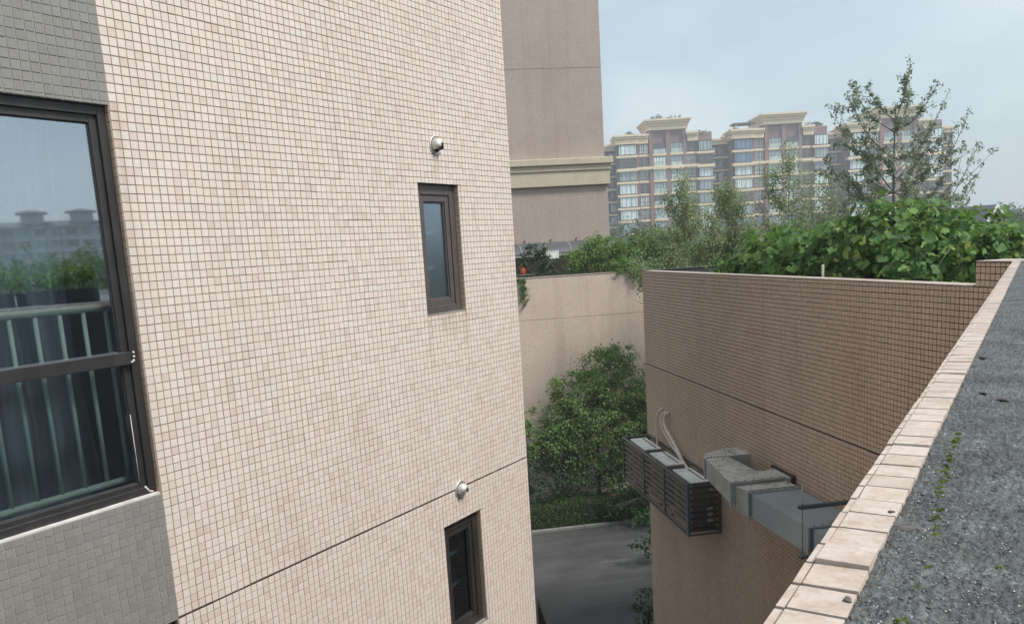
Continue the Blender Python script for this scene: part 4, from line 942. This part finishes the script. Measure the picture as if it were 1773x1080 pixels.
# ---- plants at road level
plant('broadleaf_tree', (5.9, 22.6, GZ), [(.35, 0, 4.15, .75, .7, .6), (-.55, -.1, 3.55, .9, .75, .75), (.75, .1, 3.35, .85, .7, .9), (-.9, -.2, 2.75, .75, .6, .6), (.1, -.3, 2.6, 1.1, .8, .7), (.95, -.1, 2.4, .7, .6, .8), (.75, .1, 4.5, .4, .4, .35), (1.2, 0, 3.6, .7, .6, .7), (-.3, -.3, 3.2, 1.0, .8, .7), (-.9, -.35, 2.2, .8, .5, .6), (.2, -.55, 2.0, .9, .5, .6), (1.0, -.5, 1.7, .8, .5, .8), (-.2, -.6, 1.4, .8, .4, .5), (-1.35, -.1, 2.45, .5, .5, .45), (-1.25, -.25, 2.1, .7, .5, .7)], 32000, .085, M['leaf_tree'], 101, 'dense leafy tree growing against the terrace wall', 'tree', (3.4, .07), clump=.20, per=75, shell=.62, group='plants along the terrace wall')
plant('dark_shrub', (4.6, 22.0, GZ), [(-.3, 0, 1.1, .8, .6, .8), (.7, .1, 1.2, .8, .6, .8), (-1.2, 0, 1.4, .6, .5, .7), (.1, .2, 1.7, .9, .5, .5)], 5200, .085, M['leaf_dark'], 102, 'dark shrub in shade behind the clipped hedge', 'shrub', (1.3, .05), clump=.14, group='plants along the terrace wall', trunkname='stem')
plant('side_shrub', (3.75, 22.3, GZ), [(0, 0, 2.3, .45, .4, .5), (.1, 0, 3.1, .22, .2, .2), (-.3, 0, 2.8, .5, .4, .4)], 1500, .10, M['leaf_bright'], 103, 'yellow green shrub peeping out beside the corner of the beige building', 'shrub', (2.6, .04), clump=.12, group='plants along the terrace wall', trunkname='stem')
plant('climbing_shrub', (6.95, 21.9, GZ), [(-.15, 0, 2.6, .6, .45, .6), (-.45, -.1, 1.7, .55, .4, .5), (.2, 0, 1.6, .7, .5, .7), (-.75, -.2, 1.05, .40, .3, .35), (.5, 0, 3.2, .6, .5, .6)], 4200, .115, M['leaf_mid'], 104, 'pale leaved shrub below the condenser cage', 'shrub', (2.3, .05), clump=.15, group='plants along the terrace wall', trunkname='stem')
# clipped hedge
def hedge():
    rg = np.random.default_rng(105); root = empty('clipped_hedge', (4.6, 21.55, GZ), 0, 'clipped box hedge running along the kerb', 'hedge')
    x0, x1, y0, y1, h = -3.5, 2.5, -.42, .42, .66; n_ = 11000; P = np.empty((n_, 3)); N = np.zeros((n_, 3))
    f = rg.random(n_); P[:, 0] = x0+(x1-x0)*rg.random(n_)
    top = f < .5; fr = (f >= .5) & (f < .9); bk = f >= .9
    P[top, 1] = y0+(y1-y0)*rg.random(top.sum()); P[top, 2] = h+rg.normal(0, .028, top.sum()); N[top] = (0, 0, 1)
    P[fr, 1] = y0+rg.normal(0, .03, fr.sum()); P[fr, 2] = h*rg.random(fr.sum()); N[fr] = (0, -1, .2)
    P[bk, 1] = y1+rg.normal(0, .03, bk.sum()); P[bk, 2] = h*rg.random(bk.sum()); N[bk] = (0, 1, .2)
    P[:, 1] += .04*np.sin(P[:, 0]*3.1); P[:, 2] += .035*np.sin(P[:, 0]*2.3+1)
    V, F = leaves(P, N+rg.normal(0, .5, (n_, 3)), rg.normal(0, 1, (n_, 3)), .055*(.6+.8*rg.random(n_)), 'rhomb')
    o = bpy.data.objects.new('foliage', npmesh('foliage', V, F, M['leaf_hedge'])); link(o, root)
    mb = MB(); mb.box(x0, x1, y0+.09, y1-.09, .02, h-.08); mb.build('twig_core', M['soil'], root)
hedge()
def litter():
    rg = np.random.default_rng(133); n_ = 420; P = np.stack([rg.uniform(1.5, 8.5, n_), 20.9-np.abs(rg.normal(0, .5, n_))**1.5-.02, np.full(n_, GZ+.006)], 1)
    V, F = leaves(P, np.array([0, 0, 1.])+rg.normal(0, .22, (n_, 3)), rg.normal(0, 1, (n_, 3)), rg.uniform(.02, .06, n_), 'rhomb')
    o = bpy.data.objects.new('fallen_leaves', npmesh('fallen_leaves', V, F, M['litter'])); link(o); tag(o, 'fallen leaves scattered on the asphalt along the kerb', 'leaves', kind='stuff')
litter()
plant('twiggy_shrub', (6.55, 21.15, GZ), [(0, 0, .75, .7, .35, .4), (-.5, -.15, .45, .45, .3, .28), (.5, -.1, .5, .5, .35, .35), (.1, -.5, .3, .6, .3, .25)], 2600, .085, M['leaf_hedge'], 106, 'untidy low shrub with bare pale twigs at the end of the hedge', 'shrub', (.7, .03), clump=.12, group='low shrubs by the road', limbs=26, trunkname='stem', bark=M['wood'])
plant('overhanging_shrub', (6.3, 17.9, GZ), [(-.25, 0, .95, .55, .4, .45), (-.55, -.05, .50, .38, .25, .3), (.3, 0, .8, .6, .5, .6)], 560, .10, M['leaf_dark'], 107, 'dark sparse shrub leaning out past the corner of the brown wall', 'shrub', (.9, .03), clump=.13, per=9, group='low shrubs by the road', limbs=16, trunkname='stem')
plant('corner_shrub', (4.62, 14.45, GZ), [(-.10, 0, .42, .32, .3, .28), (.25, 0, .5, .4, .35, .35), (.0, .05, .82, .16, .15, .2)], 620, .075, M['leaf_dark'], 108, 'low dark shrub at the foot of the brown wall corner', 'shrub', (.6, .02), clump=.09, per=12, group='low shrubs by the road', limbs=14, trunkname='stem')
plant('corner_shrub', (4.15, 13.9, GZ), [(.0, 0, .20, .30, .25, .16)], 480, .05, M['leaf_bright'], 109, 'patch of lighter green leaves at the very bottom beside the brown wall', 'shrub', clump=.08, per=16, group='low shrubs by the road')
# small red tiered ornament half hidden in leaves
ro = empty('garden_ornament', (6.08, 21.72, GZ), 0, 'small faded red two-tiered ornament half hidden by leaves', 'ornament')
mb = MB(); mb.lathe([(0, .42), (.215, .42), (.225, .50), (.20, .56), (.165, .575), (.155, .66), (.12, .73), (.05, .765), (0, .77)], 24); mb.build('body', M['red'], ro)
mb = MB(); mb.lathe([(0, 0), (.08, 0), (.06, .43), (0, .43)], 12); mb.build('post', M['soil'], ro)
# black handrail near the corner of the beige building
hr = empty('handrail', (2.50, 14.60, GZ), 0, 'black metal handrail with bars at the bottom beside the beige building', 'railing')
dx, dy = -.02, -1.02
mb = MB(); mb.box(-.03, .03, -4.0, .03, .97, 1.02); mb.build('top_rail', M['rail'], hr, .004)
mb = MB(); mb.box(-.02, .02, -4.0, .02, .10, .13); mb.build('bottom_rail', M['rail'], hr)
for i in range(4):
    mb = MB(); mb.box(-.026, .026, -i*1.3-.026, -i*1.3+.026, 0, .969); mb.build('post', M['rail'], hr)
bm_ = MB(); bm_.box(-.008, .008, -.008, .008, .131, .969); bme = bm_.mesh('bar', M['rail'])
for i in range(32):
    o = bpy.data.objects.new('bar', bme); o.location = (0, -.1-i*.12, 0); link(o, hr)
hr.rotation_euler = (0, 0, R(-2))

# ================================================================== LARGE LEAVED VINES BEHIND THE BROWN PARAPET
def squash_leaf(seed):
    r_ = np.random.default_rng(seed); n_ = 13; V = [(0, 0, -.03)]; 
    for i in range(n_):
        a = -math.pi/2+.28+(2*math.pi-.56)*i/(n_-1); lob = 1+.16*math.cos(5*(a-math.pi/2))+.05*r_.normal()
        rr_ = .5*lob*(1.0+.18*math.sin(a)); V.append((rr_*math.cos(a)*1.02, rr_*math.sin(a)+.05, .11*abs(math.cos(a))**1.5+.03*r_.normal()-.10*max(0, math.sin(a))**2))
    return np.array(V), np.array([(0, i+1, i+2) for i in range(n_-1)])
LV = [squash_leaf(i) for i in range(5)]
LM = [npmesh('leaf', v, f, M['leaf_vine'], True) for v, f in LV]
def vine(name, base, blobs, n_, size, seed, label, flowers=(), n_obj=300, stake=()):
    rg = np.random.default_rng(seed); root = empty(name, base, 0, label, 'vine', 'vines on the brown building')
    B0 = np.array(base, float)
    P, on, cc, dr = crown_pts(rg, n_, blobs, .12, 12, .74)
    ok = (P[:, 2]+B0[2] > -1.1) & (P[:, 0]+B0[0] > XB+.17); P, on = P[ok], on[ok]; n_ = len(P)
    toc = unitv(-(P+B0)); nrm = on*.75+np.array([0, 0, .45])+rg.normal(0, .5, (n_, 3)); tip = np.array([0, 0, -1.])+on*.5+rg.normal(0, .35, (n_, 3))
    sz = size*(.38+1.1*rg.random(n_)**1.5); x, y, z = basis(nrm, tip); var = rg.integers(0, 5, n_)
    X, Y, D = px(P+B0); inn = (X > 0) & (X < IW) & (Y > 0) & (Y < IH)
    front = np.sum(on*toc, 1); score = np.where(inn, sz**2/np.sum((P+B0)**2, 1)*np.clip(front+.3, .02, None)*np.abs(np.sum(z*toc, 1)), -1)
    pick = np.argsort(-score)[:n_obj]; sel = np.zeros(n_, bool); sel[pick] = True
    for i in pick:
        o = bpy.data.objects.new('leaf', LM[var[i]]); link(o, root)
        s_ = sz[i]; o.matrix_local = Matrix(((x[i, 0]*s_, y[i, 0]*s_, z[i, 0]*s_, P[i, 0]), (x[i, 1]*s_, y[i, 1]*s_, z[i, 1]*s_, P[i, 1]), (x[i, 2]*s_, y[i, 2]*s_, z[i, 2]*s_, P[i, 2]), (0, 0, 0, 1)))
    Vs = []; Fs = []; b = 0
    for k in range(5):
        m_ = (~sel) & (var == k); T, F = LV[k]; q = m_.sum()
        if not q: continue
        V = P[m_][:, None]+sz[m_][:, None, None]*(T[None, :, 0:1]*x[m_][:, None]+T[None, :, 1:2]*y[m_][:, None]+T[None, :, 2:3]*z[m_][:, None])
        Vs.append(V.reshape(-1, 3)); Fs.append((F[None]+(np.arange(q)*len(T))[:, None, None]).reshape(-1, 3)+b); b += q*len(T)
    o = bpy.data.objects.new('foliage', npmesh('foliage', np.concatenate(Vs), np.concatenate(Fs), M['leaf_vine'], True)); link(o, root); o['kind'] = 'stuff'
    mb = MB()
    for i in rg.choice(n_, 60, replace=False):
        e = P[i]; s_ = cc[rg.integers(0, len(cc))]
        if np.linalg.norm(e-s_) < .9: mb.tube([tuple(s_), tuple((s_+e)/2+rg.normal(0, .04, 3)), tuple(e)], [.006, .005, .003], 4)
    mb.tube([(0, 0, 0), (.05, .05, .4), tuple(np.array(blobs[0][:3])*.9)], [.02, .016, .01], 6); mb.build('stem', M['stem'], root)
    for (fx, fy, fY) in flowers:
        p = at(fx, fy, fY)-B0; fo = MB()
        for k in range(5):
            a = 2*math.pi*k/5; c_, s_ = math.cos(a), math.sin(a)
            fo.add([(0, 0, 0), (.035*c_-.022*s_, -.01, .035*s_+.022*c_), (.06*c_, -.03, .06*s_), (.035*c_+.022*s_, -.01, .035*s_-.022*c_)], [(0, 1, 2, 3)])
        f_ = fo.build('flower', M['petal'], root); f_.location = p; f_.scale = (.8, .8, .8); f_.rotation_euler = (R(25), 0, R(-20))
    return root
ZS = -1.15
vine('squash_vine', (5.35, 9.9, ZS), [(-.15, 0, .80, .55, .85, .42), (-.1, .75, .62, .5, .75, .36), (-.15, -.45, .85, .5, .6, .38), (-.25, 1.25, .52, .4, .55, .24), (-.35, .3, .62, .30, 1.1, .20), (.3, 0, .55, .7, 1.2, .5)], 3800, .090, 111, 'lower mound of big leaved squash vine on the brown parapet, left one')
vine('squash_vine', (5.75, 8.3, ZS), [(-.2, -.05, .95, .55, .65, .45), (-.2, .5, .82, .5, .55, .42), (-.3, -.4, .85, .45, .45, .55), (-.35, .0, .65, .45, .75, .4), (.3, -.1, .88, .7, .8, .42), (-.3, -.7, .6, .4, .4, .4)], 4200, .090, 112, 'tallest mound of big leaved squash vine, in the middle', [(1559, 357, 8.2), (1513, 372, 8.3)])
vine('squash_vine', (6.75, 8.6, ZS), [(0, -.2, .86, .6, .6, .34), (.6, -.6, .74, .7, .6, .30), (1.4, -.9, .68, .8, .6, .28), (-.2, .1, .68, .5, .6, .46), (.3, .5, .76, .9, .5, .36), (-.25, -.45, .5, .35, .4, .40)], 3800, .088, 113, 'shaded squash vine spreading along the right side', [(1649, 431, 7.9), (1622, 466, 7.8)])
sk = [(1423, 479, 1425, 458, 4.72, .014, 'pale bamboo stake sticking up behind the brown parapet'), (1537, 372, 1541, 352, 5.75, .012, 'pale stake poking out of the top of the tallest vine mound')]
for (xa, ya, xb, yb, X, r_, lab) in sk:
    ra = np.array([(xb-PCX)/FPX, (yb-PCY)/FPX, 1.]) @ MR; tp = ra*(X/ra[0])
    st = empty('stake', (tp[0], tp[1], ZS), 0, lab, 'stake', 'plant stakes'); mb = MB(); mb.tube([(-.02, -.02, 0), (0, 0, tp[2]-ZS)], r_, 8); mb.build('cane', M['stake'], st)
    mb = MB(); mb.lathe([(r_*1.25, .3), (r_*1.3, .31), (r_*1.25, .32)], 8); mb.build('node', M['stake'], st)

# ================================================================== APARTMENT BLOCKS
CA, SA = math.cos(YAW), math.sin(YAW); AD = 190.
ROW0, FH = 22.0, 2.9; NR = 9
def window_mesh(wd, ht, cols, rail):
    m_ = MB(); f = .07
    ring(m_, 0, wd, 0, ht, f, f, f, f, -.05, .05)
    for c_ in cols: m_.box(wd*c_-.04, wd*c_+.04, -.045, .04, f, ht-f)
    if rail: m_.box(f, wd-f, -.048, .03, rail-.04, rail+.04)
    return m_.mesh('window', M['apt_frame'])
def apartment(xc, label, zoff, seed):
    r_ = random.Random(seed); s0 = xc
    root = empty('apartment_block', (s0*CA+AD*SA, -s0*SA+AD*CA, GZ), -YAW, label, 'apartment block', 'far apartment wings')
    Z = lambda z: z-GZ+zoff
    G0 = 0
    cols = [('bay', -11.4, -7.35, -.9), ('nar', -6.55, -4.5, 0), ('cen', -3.45, -.55, -.25), ('cen', .55, 3.25, -.25), ('nar', 4.15, 6.35, 0), ('bay', 6.85, 10.0, -.7)]
    mb = MB(); mb.box(-11.5, 10.1, .25, 11, G0, Z(24.0)); mb.build('wall', M['purple'], root)
    mb = MB(); mb.box(-4.2, 4.1, -.05, 9, Z(22.05), Z(25.2)); mb.build('roof_tower', M['purple'], root)
    for a, b, y in ((-4.35, -3.5, -.5), (-.5, .5, -.5), (3.3, 4.1, -.5)):
        mb = MB(); mb.box(a, b, y, .3, G0, Z(25.25)); mb.build('pilaster', M['brick_red'] if a < -4 else M['purple'], root)
    for a, b, y in ((-7.2, -6.65, -.35), (-5.6, -5.4, -.2), (6.4, 6.8, -.35), (5.15, 5.35, -.2)):
        mb = MB(); mb.box(a, b, y, .3, G0, Z(22.1)); mb.build('pilaster', M['brick_red'], root)
    # crowning cornice of the roof tower: three stepped courses
    for i, (e, z0, z1) in enumerate(((.15, 24.9, 25.8), (.35, 25.82, 26.35), (.65, 26.37, 26.85), (.95, 26.87, 27.25))):
        mb = MB(); mb.box(-4.4-e, 4.3+e, -.6-e, 9+e, Z(z0), Z(z1)); mb.build('cornice', M['apt_cream'], root)
    for (a, b, y) in ((-12.0, -7.0, -1.2), (-7.0, -4.6, -.6), (4.35, 6.7, -.6)):
        for i, (e, z0, z1) in enumerate(((0, 22.15, 23.3), (.25, 23.32, 23.75), (.5, 23.77, 24.2))):
            mb = MB(); mb.box(a-e*.8, b+e*.3, y-e, 6, Z(z0), Z(z1)); mb.build('side_cornice', M['apt_cream'], root)
    mesh = {}
    for (kind, a, b, y) in cols:
        wd = b-a; ht = 2.05 if kind != 'bay' else 2.15
        me = mesh[a] = window_mesh(wd, ht, {'bay': (.12, .36, .62, .88), 'nar': (.25, .5, .75), 'cen': (.25, .5, .75)}[kind], {'bay': 0, 'nar': .75, 'cen': .85}[kind])
        pm = {k: None for k in 'abcd'}
        for k in 'abcd':
            g = MB(); g.box(.03, wd-.03, -.01, .01, .03, ht-.03); pm[k] = g.mesh('pane', M['pane_'+k])
        g = MB(); g.box(.05, wd-.05, -.16, -.12, -.12, .82); rm = g.mesh('balcony_glass', M['rail_glass'])
        if kind == 'bay':
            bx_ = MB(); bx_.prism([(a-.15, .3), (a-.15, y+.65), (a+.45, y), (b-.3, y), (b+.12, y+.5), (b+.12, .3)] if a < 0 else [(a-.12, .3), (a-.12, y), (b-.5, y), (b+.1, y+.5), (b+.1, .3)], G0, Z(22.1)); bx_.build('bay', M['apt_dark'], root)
        for k in range(NR):
            zt = ROW0-FH*k; z0 = zt-ht
            w_ = bpy.data.objects.new('window', me); w_.location = (a, y-.06, Z(z0)); link(w_, root)
            ch = r_.choices('abcd', {'bay': (6, 2, 1, .6), 'nar': (3, 4, 3, .3), 'cen': (2, 3.5, 4, .4)}[kind])[0]
            p_ = bpy.data.objects.new('pane', pm[ch]); link(p_, w_)
            if kind == 'cen': q = bpy.data.objects.new('balcony_glass', rm); link(q, w_)
            # cream belt under each window row
            bt = MB(); thick = (k == 1)
            zl, zh = z0-.62-(.15 if thick else 0), z0-.16
            e = .55 if thick else .28
            bt.box(a-(.5 if kind == 'bay' else .12), b+(.35 if kind == 'bay' else .12), y-e, .3, Z(zl), Z(zh)); bt.box(a-.1, b+.1, y-e+.14, .3, Z(zl-.16), Z(zl-.004)); bt.build('belt', M['apt_cream'], root)
    bt = MB(); bt.box(-7.3, 6.9, -.75, .28, Z(16.42), Z(17.0)); bt.build('main_belt', M['apt_cream'], root)
    # set back link to the next wing
    for (a, b) in ((10.1, 14.8),)+(((-15.4, -11.5),) if seed == 1 else ()):
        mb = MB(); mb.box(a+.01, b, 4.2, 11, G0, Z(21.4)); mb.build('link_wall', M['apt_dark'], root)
        mb = MB(); mb.box(a+.01, b, 3.7, 9, Z(21.42), Z(22.3)); mb.build('link_cornice', M['apt_cream'], root)
        mb = MB(); mb.box(a+.01, b, 3.4, 9, Z(22.32), Z(22.8)); mb.build('link_cornice', M['apt_cream'], root)
        lm = window_mesh(1.5, 1.9, (.5,), 0); g = MB(); g.box(.03, 1.47, -.01, .01, .03, 1.87); pmm = [g.mesh('pane', M['pane_c']), g.mesh('pane', M['pane_b'])]
        for k in range(NR):
            for xx in (a+.45, a+2.4):
                w_ = bpy.data.objects.new('window', lm); w_.location = (xx, 4.12, Z(20.9-FH*k-1.9)); link(w_, root)
                p_ = bpy.data.objects.new('pane', r_.choice(pmm)); link(p_, w_)
            bt = MB(); bt.box(a+.01, b, 3.85, 4.2, Z(20.9-FH*k-2.65), Z(20.9-FH*k-2.2)); bt.build('belt', M['apt_cream'], root)
    return root
apartment(38.8, 'left apartment wing with a plain purple brown roof tower', 0, 1)
apartment(65.15, 'middle apartment wing, second of the three roof towers', -.25, 2)
apartment(91.4, 'right apartment wing mostly hidden by the tall ginkgo', -.4, 3)
def apt_pt(s, dpt, z): return (s*CA+(AD+dpt)*SA, -s*SA+(AD+dpt)*CA, z)
for i, (s, dpt, z, wd, h, lab) in enumerate(((38.5, 0, 27.3, 4.2, .5, 'row of roof plants on top of the left apartment tower'), (46.8, 1, 23.2, 2.2, 1.1, 'round roof shrub at the right corner of the left apartment wing'), (30.0, 2, 24.2, 1.4, .7, 'small roof shrub at the left end of the left apartment wing'),
                                           (54.5, 3, 23.4, 2.0, 1.0, 'roof shrub at the left corner of the middle apartment wing'), (73, 2, 23.9, 2.0, .8, 'roof shrub on the right side of the middle apartment wing'), (82, 2, 23.9, 2.4, 1.2, 'roof shrub on the left side of the right apartment wing'))):
    plant('roof_shrub', apt_pt(s, dpt, z), [(0, 0, h*.4, wd, .9, h), (wd*.4, 0, h*.4, wd*.5, .8, h*.9)], 420, .38, M['leaf_far'], 130+i, lab, 'shrub', clump=.3, per=9, group='roof plants on the apartments')
pv = empty('roof_pavilion', apt_pt(56.5, 2, 23.6), -YAW, 'small dark roofed pavilion on the middle apartment roof', 'pavilion')
for x in (-1.8, 1.8):
    for y in (-1, 1): mb = MB(); mb.box(x-.12, x+.12, y-.12, y+.12, 0, 1.6); mb.build('post', M['apt_cream'], pv)
mb = MB(); mb.prism([(-2.5, -1.6), (2.5, -1.6), (2.5, 1.6), (-2.5, 1.6)], 1.6, 1.95); mb.build('roof', M['slate'], pv)

# distant gabled house at the right
p = at(1698, 356, 78); hz = p[2]
gh = empty('gabled_house', (p[0], p[1], GZ), R(20), 'distant house with grey roof and white gable above the vines', 'house')
H0 = hz-GZ
mb = MB(); mb.box(-1.4, 1.4, -1.5, 3, 0, H0-1.4); mb.add([(-1.4, -1.5, H0-1.4), (1.4, -1.5, H0-1.4), (0, -1.5, H0-.12), (-1.4, 3, H0-1.4), (1.4, 3, H0-1.4), (0, 3, H0-.12)], [(0, 1, 2), (3, 5, 4)]); mb.box(-7, -1.41, .2, 5, 0, H0-1.6); mb.build('wall', M['white_wall'], gh)
mb = MB(); mb.add([(-1.75, -1.8, H0-1.7), (0, -1.8, H0), (0, 3.2, H0), (-1.75, 3.2, H0-1.7), (1.75, -1.8, H0-1.7), (1.75, 3.2, H0-1.7)], [(0, 1, 2, 3), (1, 4, 5, 2)]); mb.add([(-7.3, -.2, H0-1.7), (-1.2, -.2, H0-1.7), (-1.2, 2.6, H0-.25), (-6.2, 2.6, H0-.3), (-7.3, 5.2, H0-1.7), (-1.2, 5.2, H0-1.7)], [(0, 1, 2, 3), (3, 2, 5, 4), (0, 3, 4)])
o = mb.build('roof', M['slate'], gh); o.modifiers.new('s', 'SOLIDIFY').thickness = .12
for sgn in (-1, 1):
    mb = MB(); mb.add([(0, -1.86, H0+.06), (sgn*1.8, -1.86, H0-1.69), (sgn*1.8, -1.86, H0-2.0), (0, -1.86, H0-.25), (0, -1.75, H0+.06), (sgn*1.8, -1.75, H0-1.69), (sgn*1.8, -1.75, H0-2.0), (0, -1.75, H0-.25)], [(0, 1, 2, 3), (7, 6, 5, 4), (0, 4, 5, 1), (3, 2, 6, 7), (1, 5, 6, 2)]); mb.build('bargeboard', M['white'], gh)
mb = MB(); mb.box(-.35, .35, -1.56, -1.51, H0-1.5, H0-.85); mb.build('window', M['pane_c'], gh)

# ================================================================== WHAT THE LARGE WINDOW MIRRORS (to the right of the camera)
def villa(loc, rz, W_, floors, label, seed):
    r_ = random.Random(seed); root = empty('hipped_roof_house', loc, rz, label, 'house', 'houses mirrored in the large window'); H_ = floors*3.0
    mb = MB(); mb.box(-W_/2, W_/2, 0, 12, 0, H_); mb.build('wall', M['white_wall'], root)
    mb = MB(); mb.add([(-W_/2-1.2, -1.2, H_), (W_/2+1.2, -1.2, H_), (W_/2+1.2, 13.2, H_), (-W_/2-1.2, 13.2, H_), (-W_/2+4.5, 6, H_+1.6), (W_/2-4.5, 6, H_+1.6)], [(0, 1, 5, 4), (1, 2, 5), (2, 3, 4, 5), (3, 0, 4), (3, 2, 1, 0)]); mb.build('roof', M['slate'], root)
    for x in (-W_*.28, W_*.10):
        mb = MB(); mb.box(x-2.6, x+2.6, 3, 9, H_+.3, H_+3.6); mb.build('roof_room', M['white_wall'], root)
        mb = MB(); mb.add([(x-3.7, 1.9, H_+3.6), (x+3.7, 1.9, H_+3.6), (x+3.7, 10.1, H_+3.6), (x-3.7, 10.1, H_+3.6), (x-1, 6, H_+4.5), (x+1, 6, H_+4.5)], [(0, 1, 5, 4), (1, 2, 5), (2, 3, 4, 5), (3, 0, 4), (3, 2, 1, 0)]); mb.build('roof', M['slate'], root)
    wm = window_mesh(2.4, 1.7, (.33, .66), 0); g = MB(); g.box(.03, 2.37, -.01, .01, .03, 1.67); pm = [g.mesh('pane', M['pane_c']), g.mesh('pane', M['pane_b'])]
    for k in range(floors):
        mb = MB(); mb.box(-W_/2-.3, W_/2+.3, -.5, -.001, k*3+2.55, k*3+2.95); mb.build('belt', M['white'], root)
        x = -W_/2+1
        while x < W_/2-2.5:
            w_ = bpy.data.objects.new('window', wm); w_.location = (x, -.06, k*3+.75); link(w_, root); p_ = bpy.data.objects.new('pane', r_.choice(pm)); link(p_, w_); x += 3.6
def pol(az, dist, z=GZ): return (math.sin(R(az))*dist-1.7, math.cos(R(az))*dist+4.6, z)
villa(pol(104.2, 235), R(-104.2), 30, 7, 'white house with dark hipped roofs, seen as a reflection in the large window', 1)
villa(pol(111.5, 225), R(-111.5), 26, 7, 'second white house with dark roofs, farther left in the window reflection', 2)
villa(pol(97.0, 245), R(-97.0), 24, 6, 'third white house with dark roofs, near the right jamb in the window reflection', 3)
lab = ['reflected green tree left in the large window', 'reflected green tree in the middle of the large window', 'reflected green tree right of the middle of the large window', 'reflected green tree by the right jamb of the large window']
for i, (az, D) in enumerate(((108.5, 62), (105, 66), (102, 60), (98.5, 64))):
    b_ = pol(az, D); plant('mirrored_tree', b_, [(0, 0, 8.0, 2.9, 2.9, 1.9), (2, 0, 7.2, 2.4, 2.4, 1.8), (-2, .5, 7.4, 2.4, 2.4, 1.7), (0, 2, 7.4, 2.4, 2.4, 1.8)], 2400, .36, M['leaf_mid'], 150+i, lab[i], 'tree', (6.5, .2), clump=.5, group='trees mirrored in the large window')
# leafy planters along the far side of our roof
for i, (x, y) in enumerate(((3.95, 3.30), (3.75, 2.45), (3.55, 1.60), (3.35, .75))):
    pl = plant('planter_vine', (x, y, ZC-.01), [(0, 0, .27, .22, .42, .12), (.05, .2, .33, .2, .25, .10), (-.05, -.2, .24, .2, .25, .10)], 520, .085, M['leaf_bright'], 160+i, ['planter vine on the roof nearest the parapet corner, mirrored in the window', 'second planter vine on the roof, mirrored in the window', 'third planter vine on the roof, mirrored in the window', 'fourth planter vine on the roof, mirrored in the window'][i], 'vine', clump=.08, per=8, group='planters along the roof', crown='foliage')
    mb = MB(); mb.box(-.16, .16, -.40, .40, .002, .16); mb.build('box', M['dark_render'], pl)

# ================================================================== HAZE
mb = MB(); mb.box(-320, 330, -330, 330, GZ-1, 34)
m = bpy.data.materials.new('haze'); m.use_nodes = True; n_ = m.node_tree.nodes; n_.remove(n_['Principled BSDF'])
pv_ = n_.new('ShaderNodeVolumePrincipled'); pv_.inputs['Color'].default_value = (.92, .96, 1, 1); pv_.inputs['Density'].default_value = .0015; pv_.inputs['Anisotropy'].default_value = .2
m.node_tree.links.new(pv_.outputs[0], n_['Material Output'].inputs['Volume'])
tag(mb.build('haze', m), 'thin pale haze over the whole place', 'haze', kind='stuff')
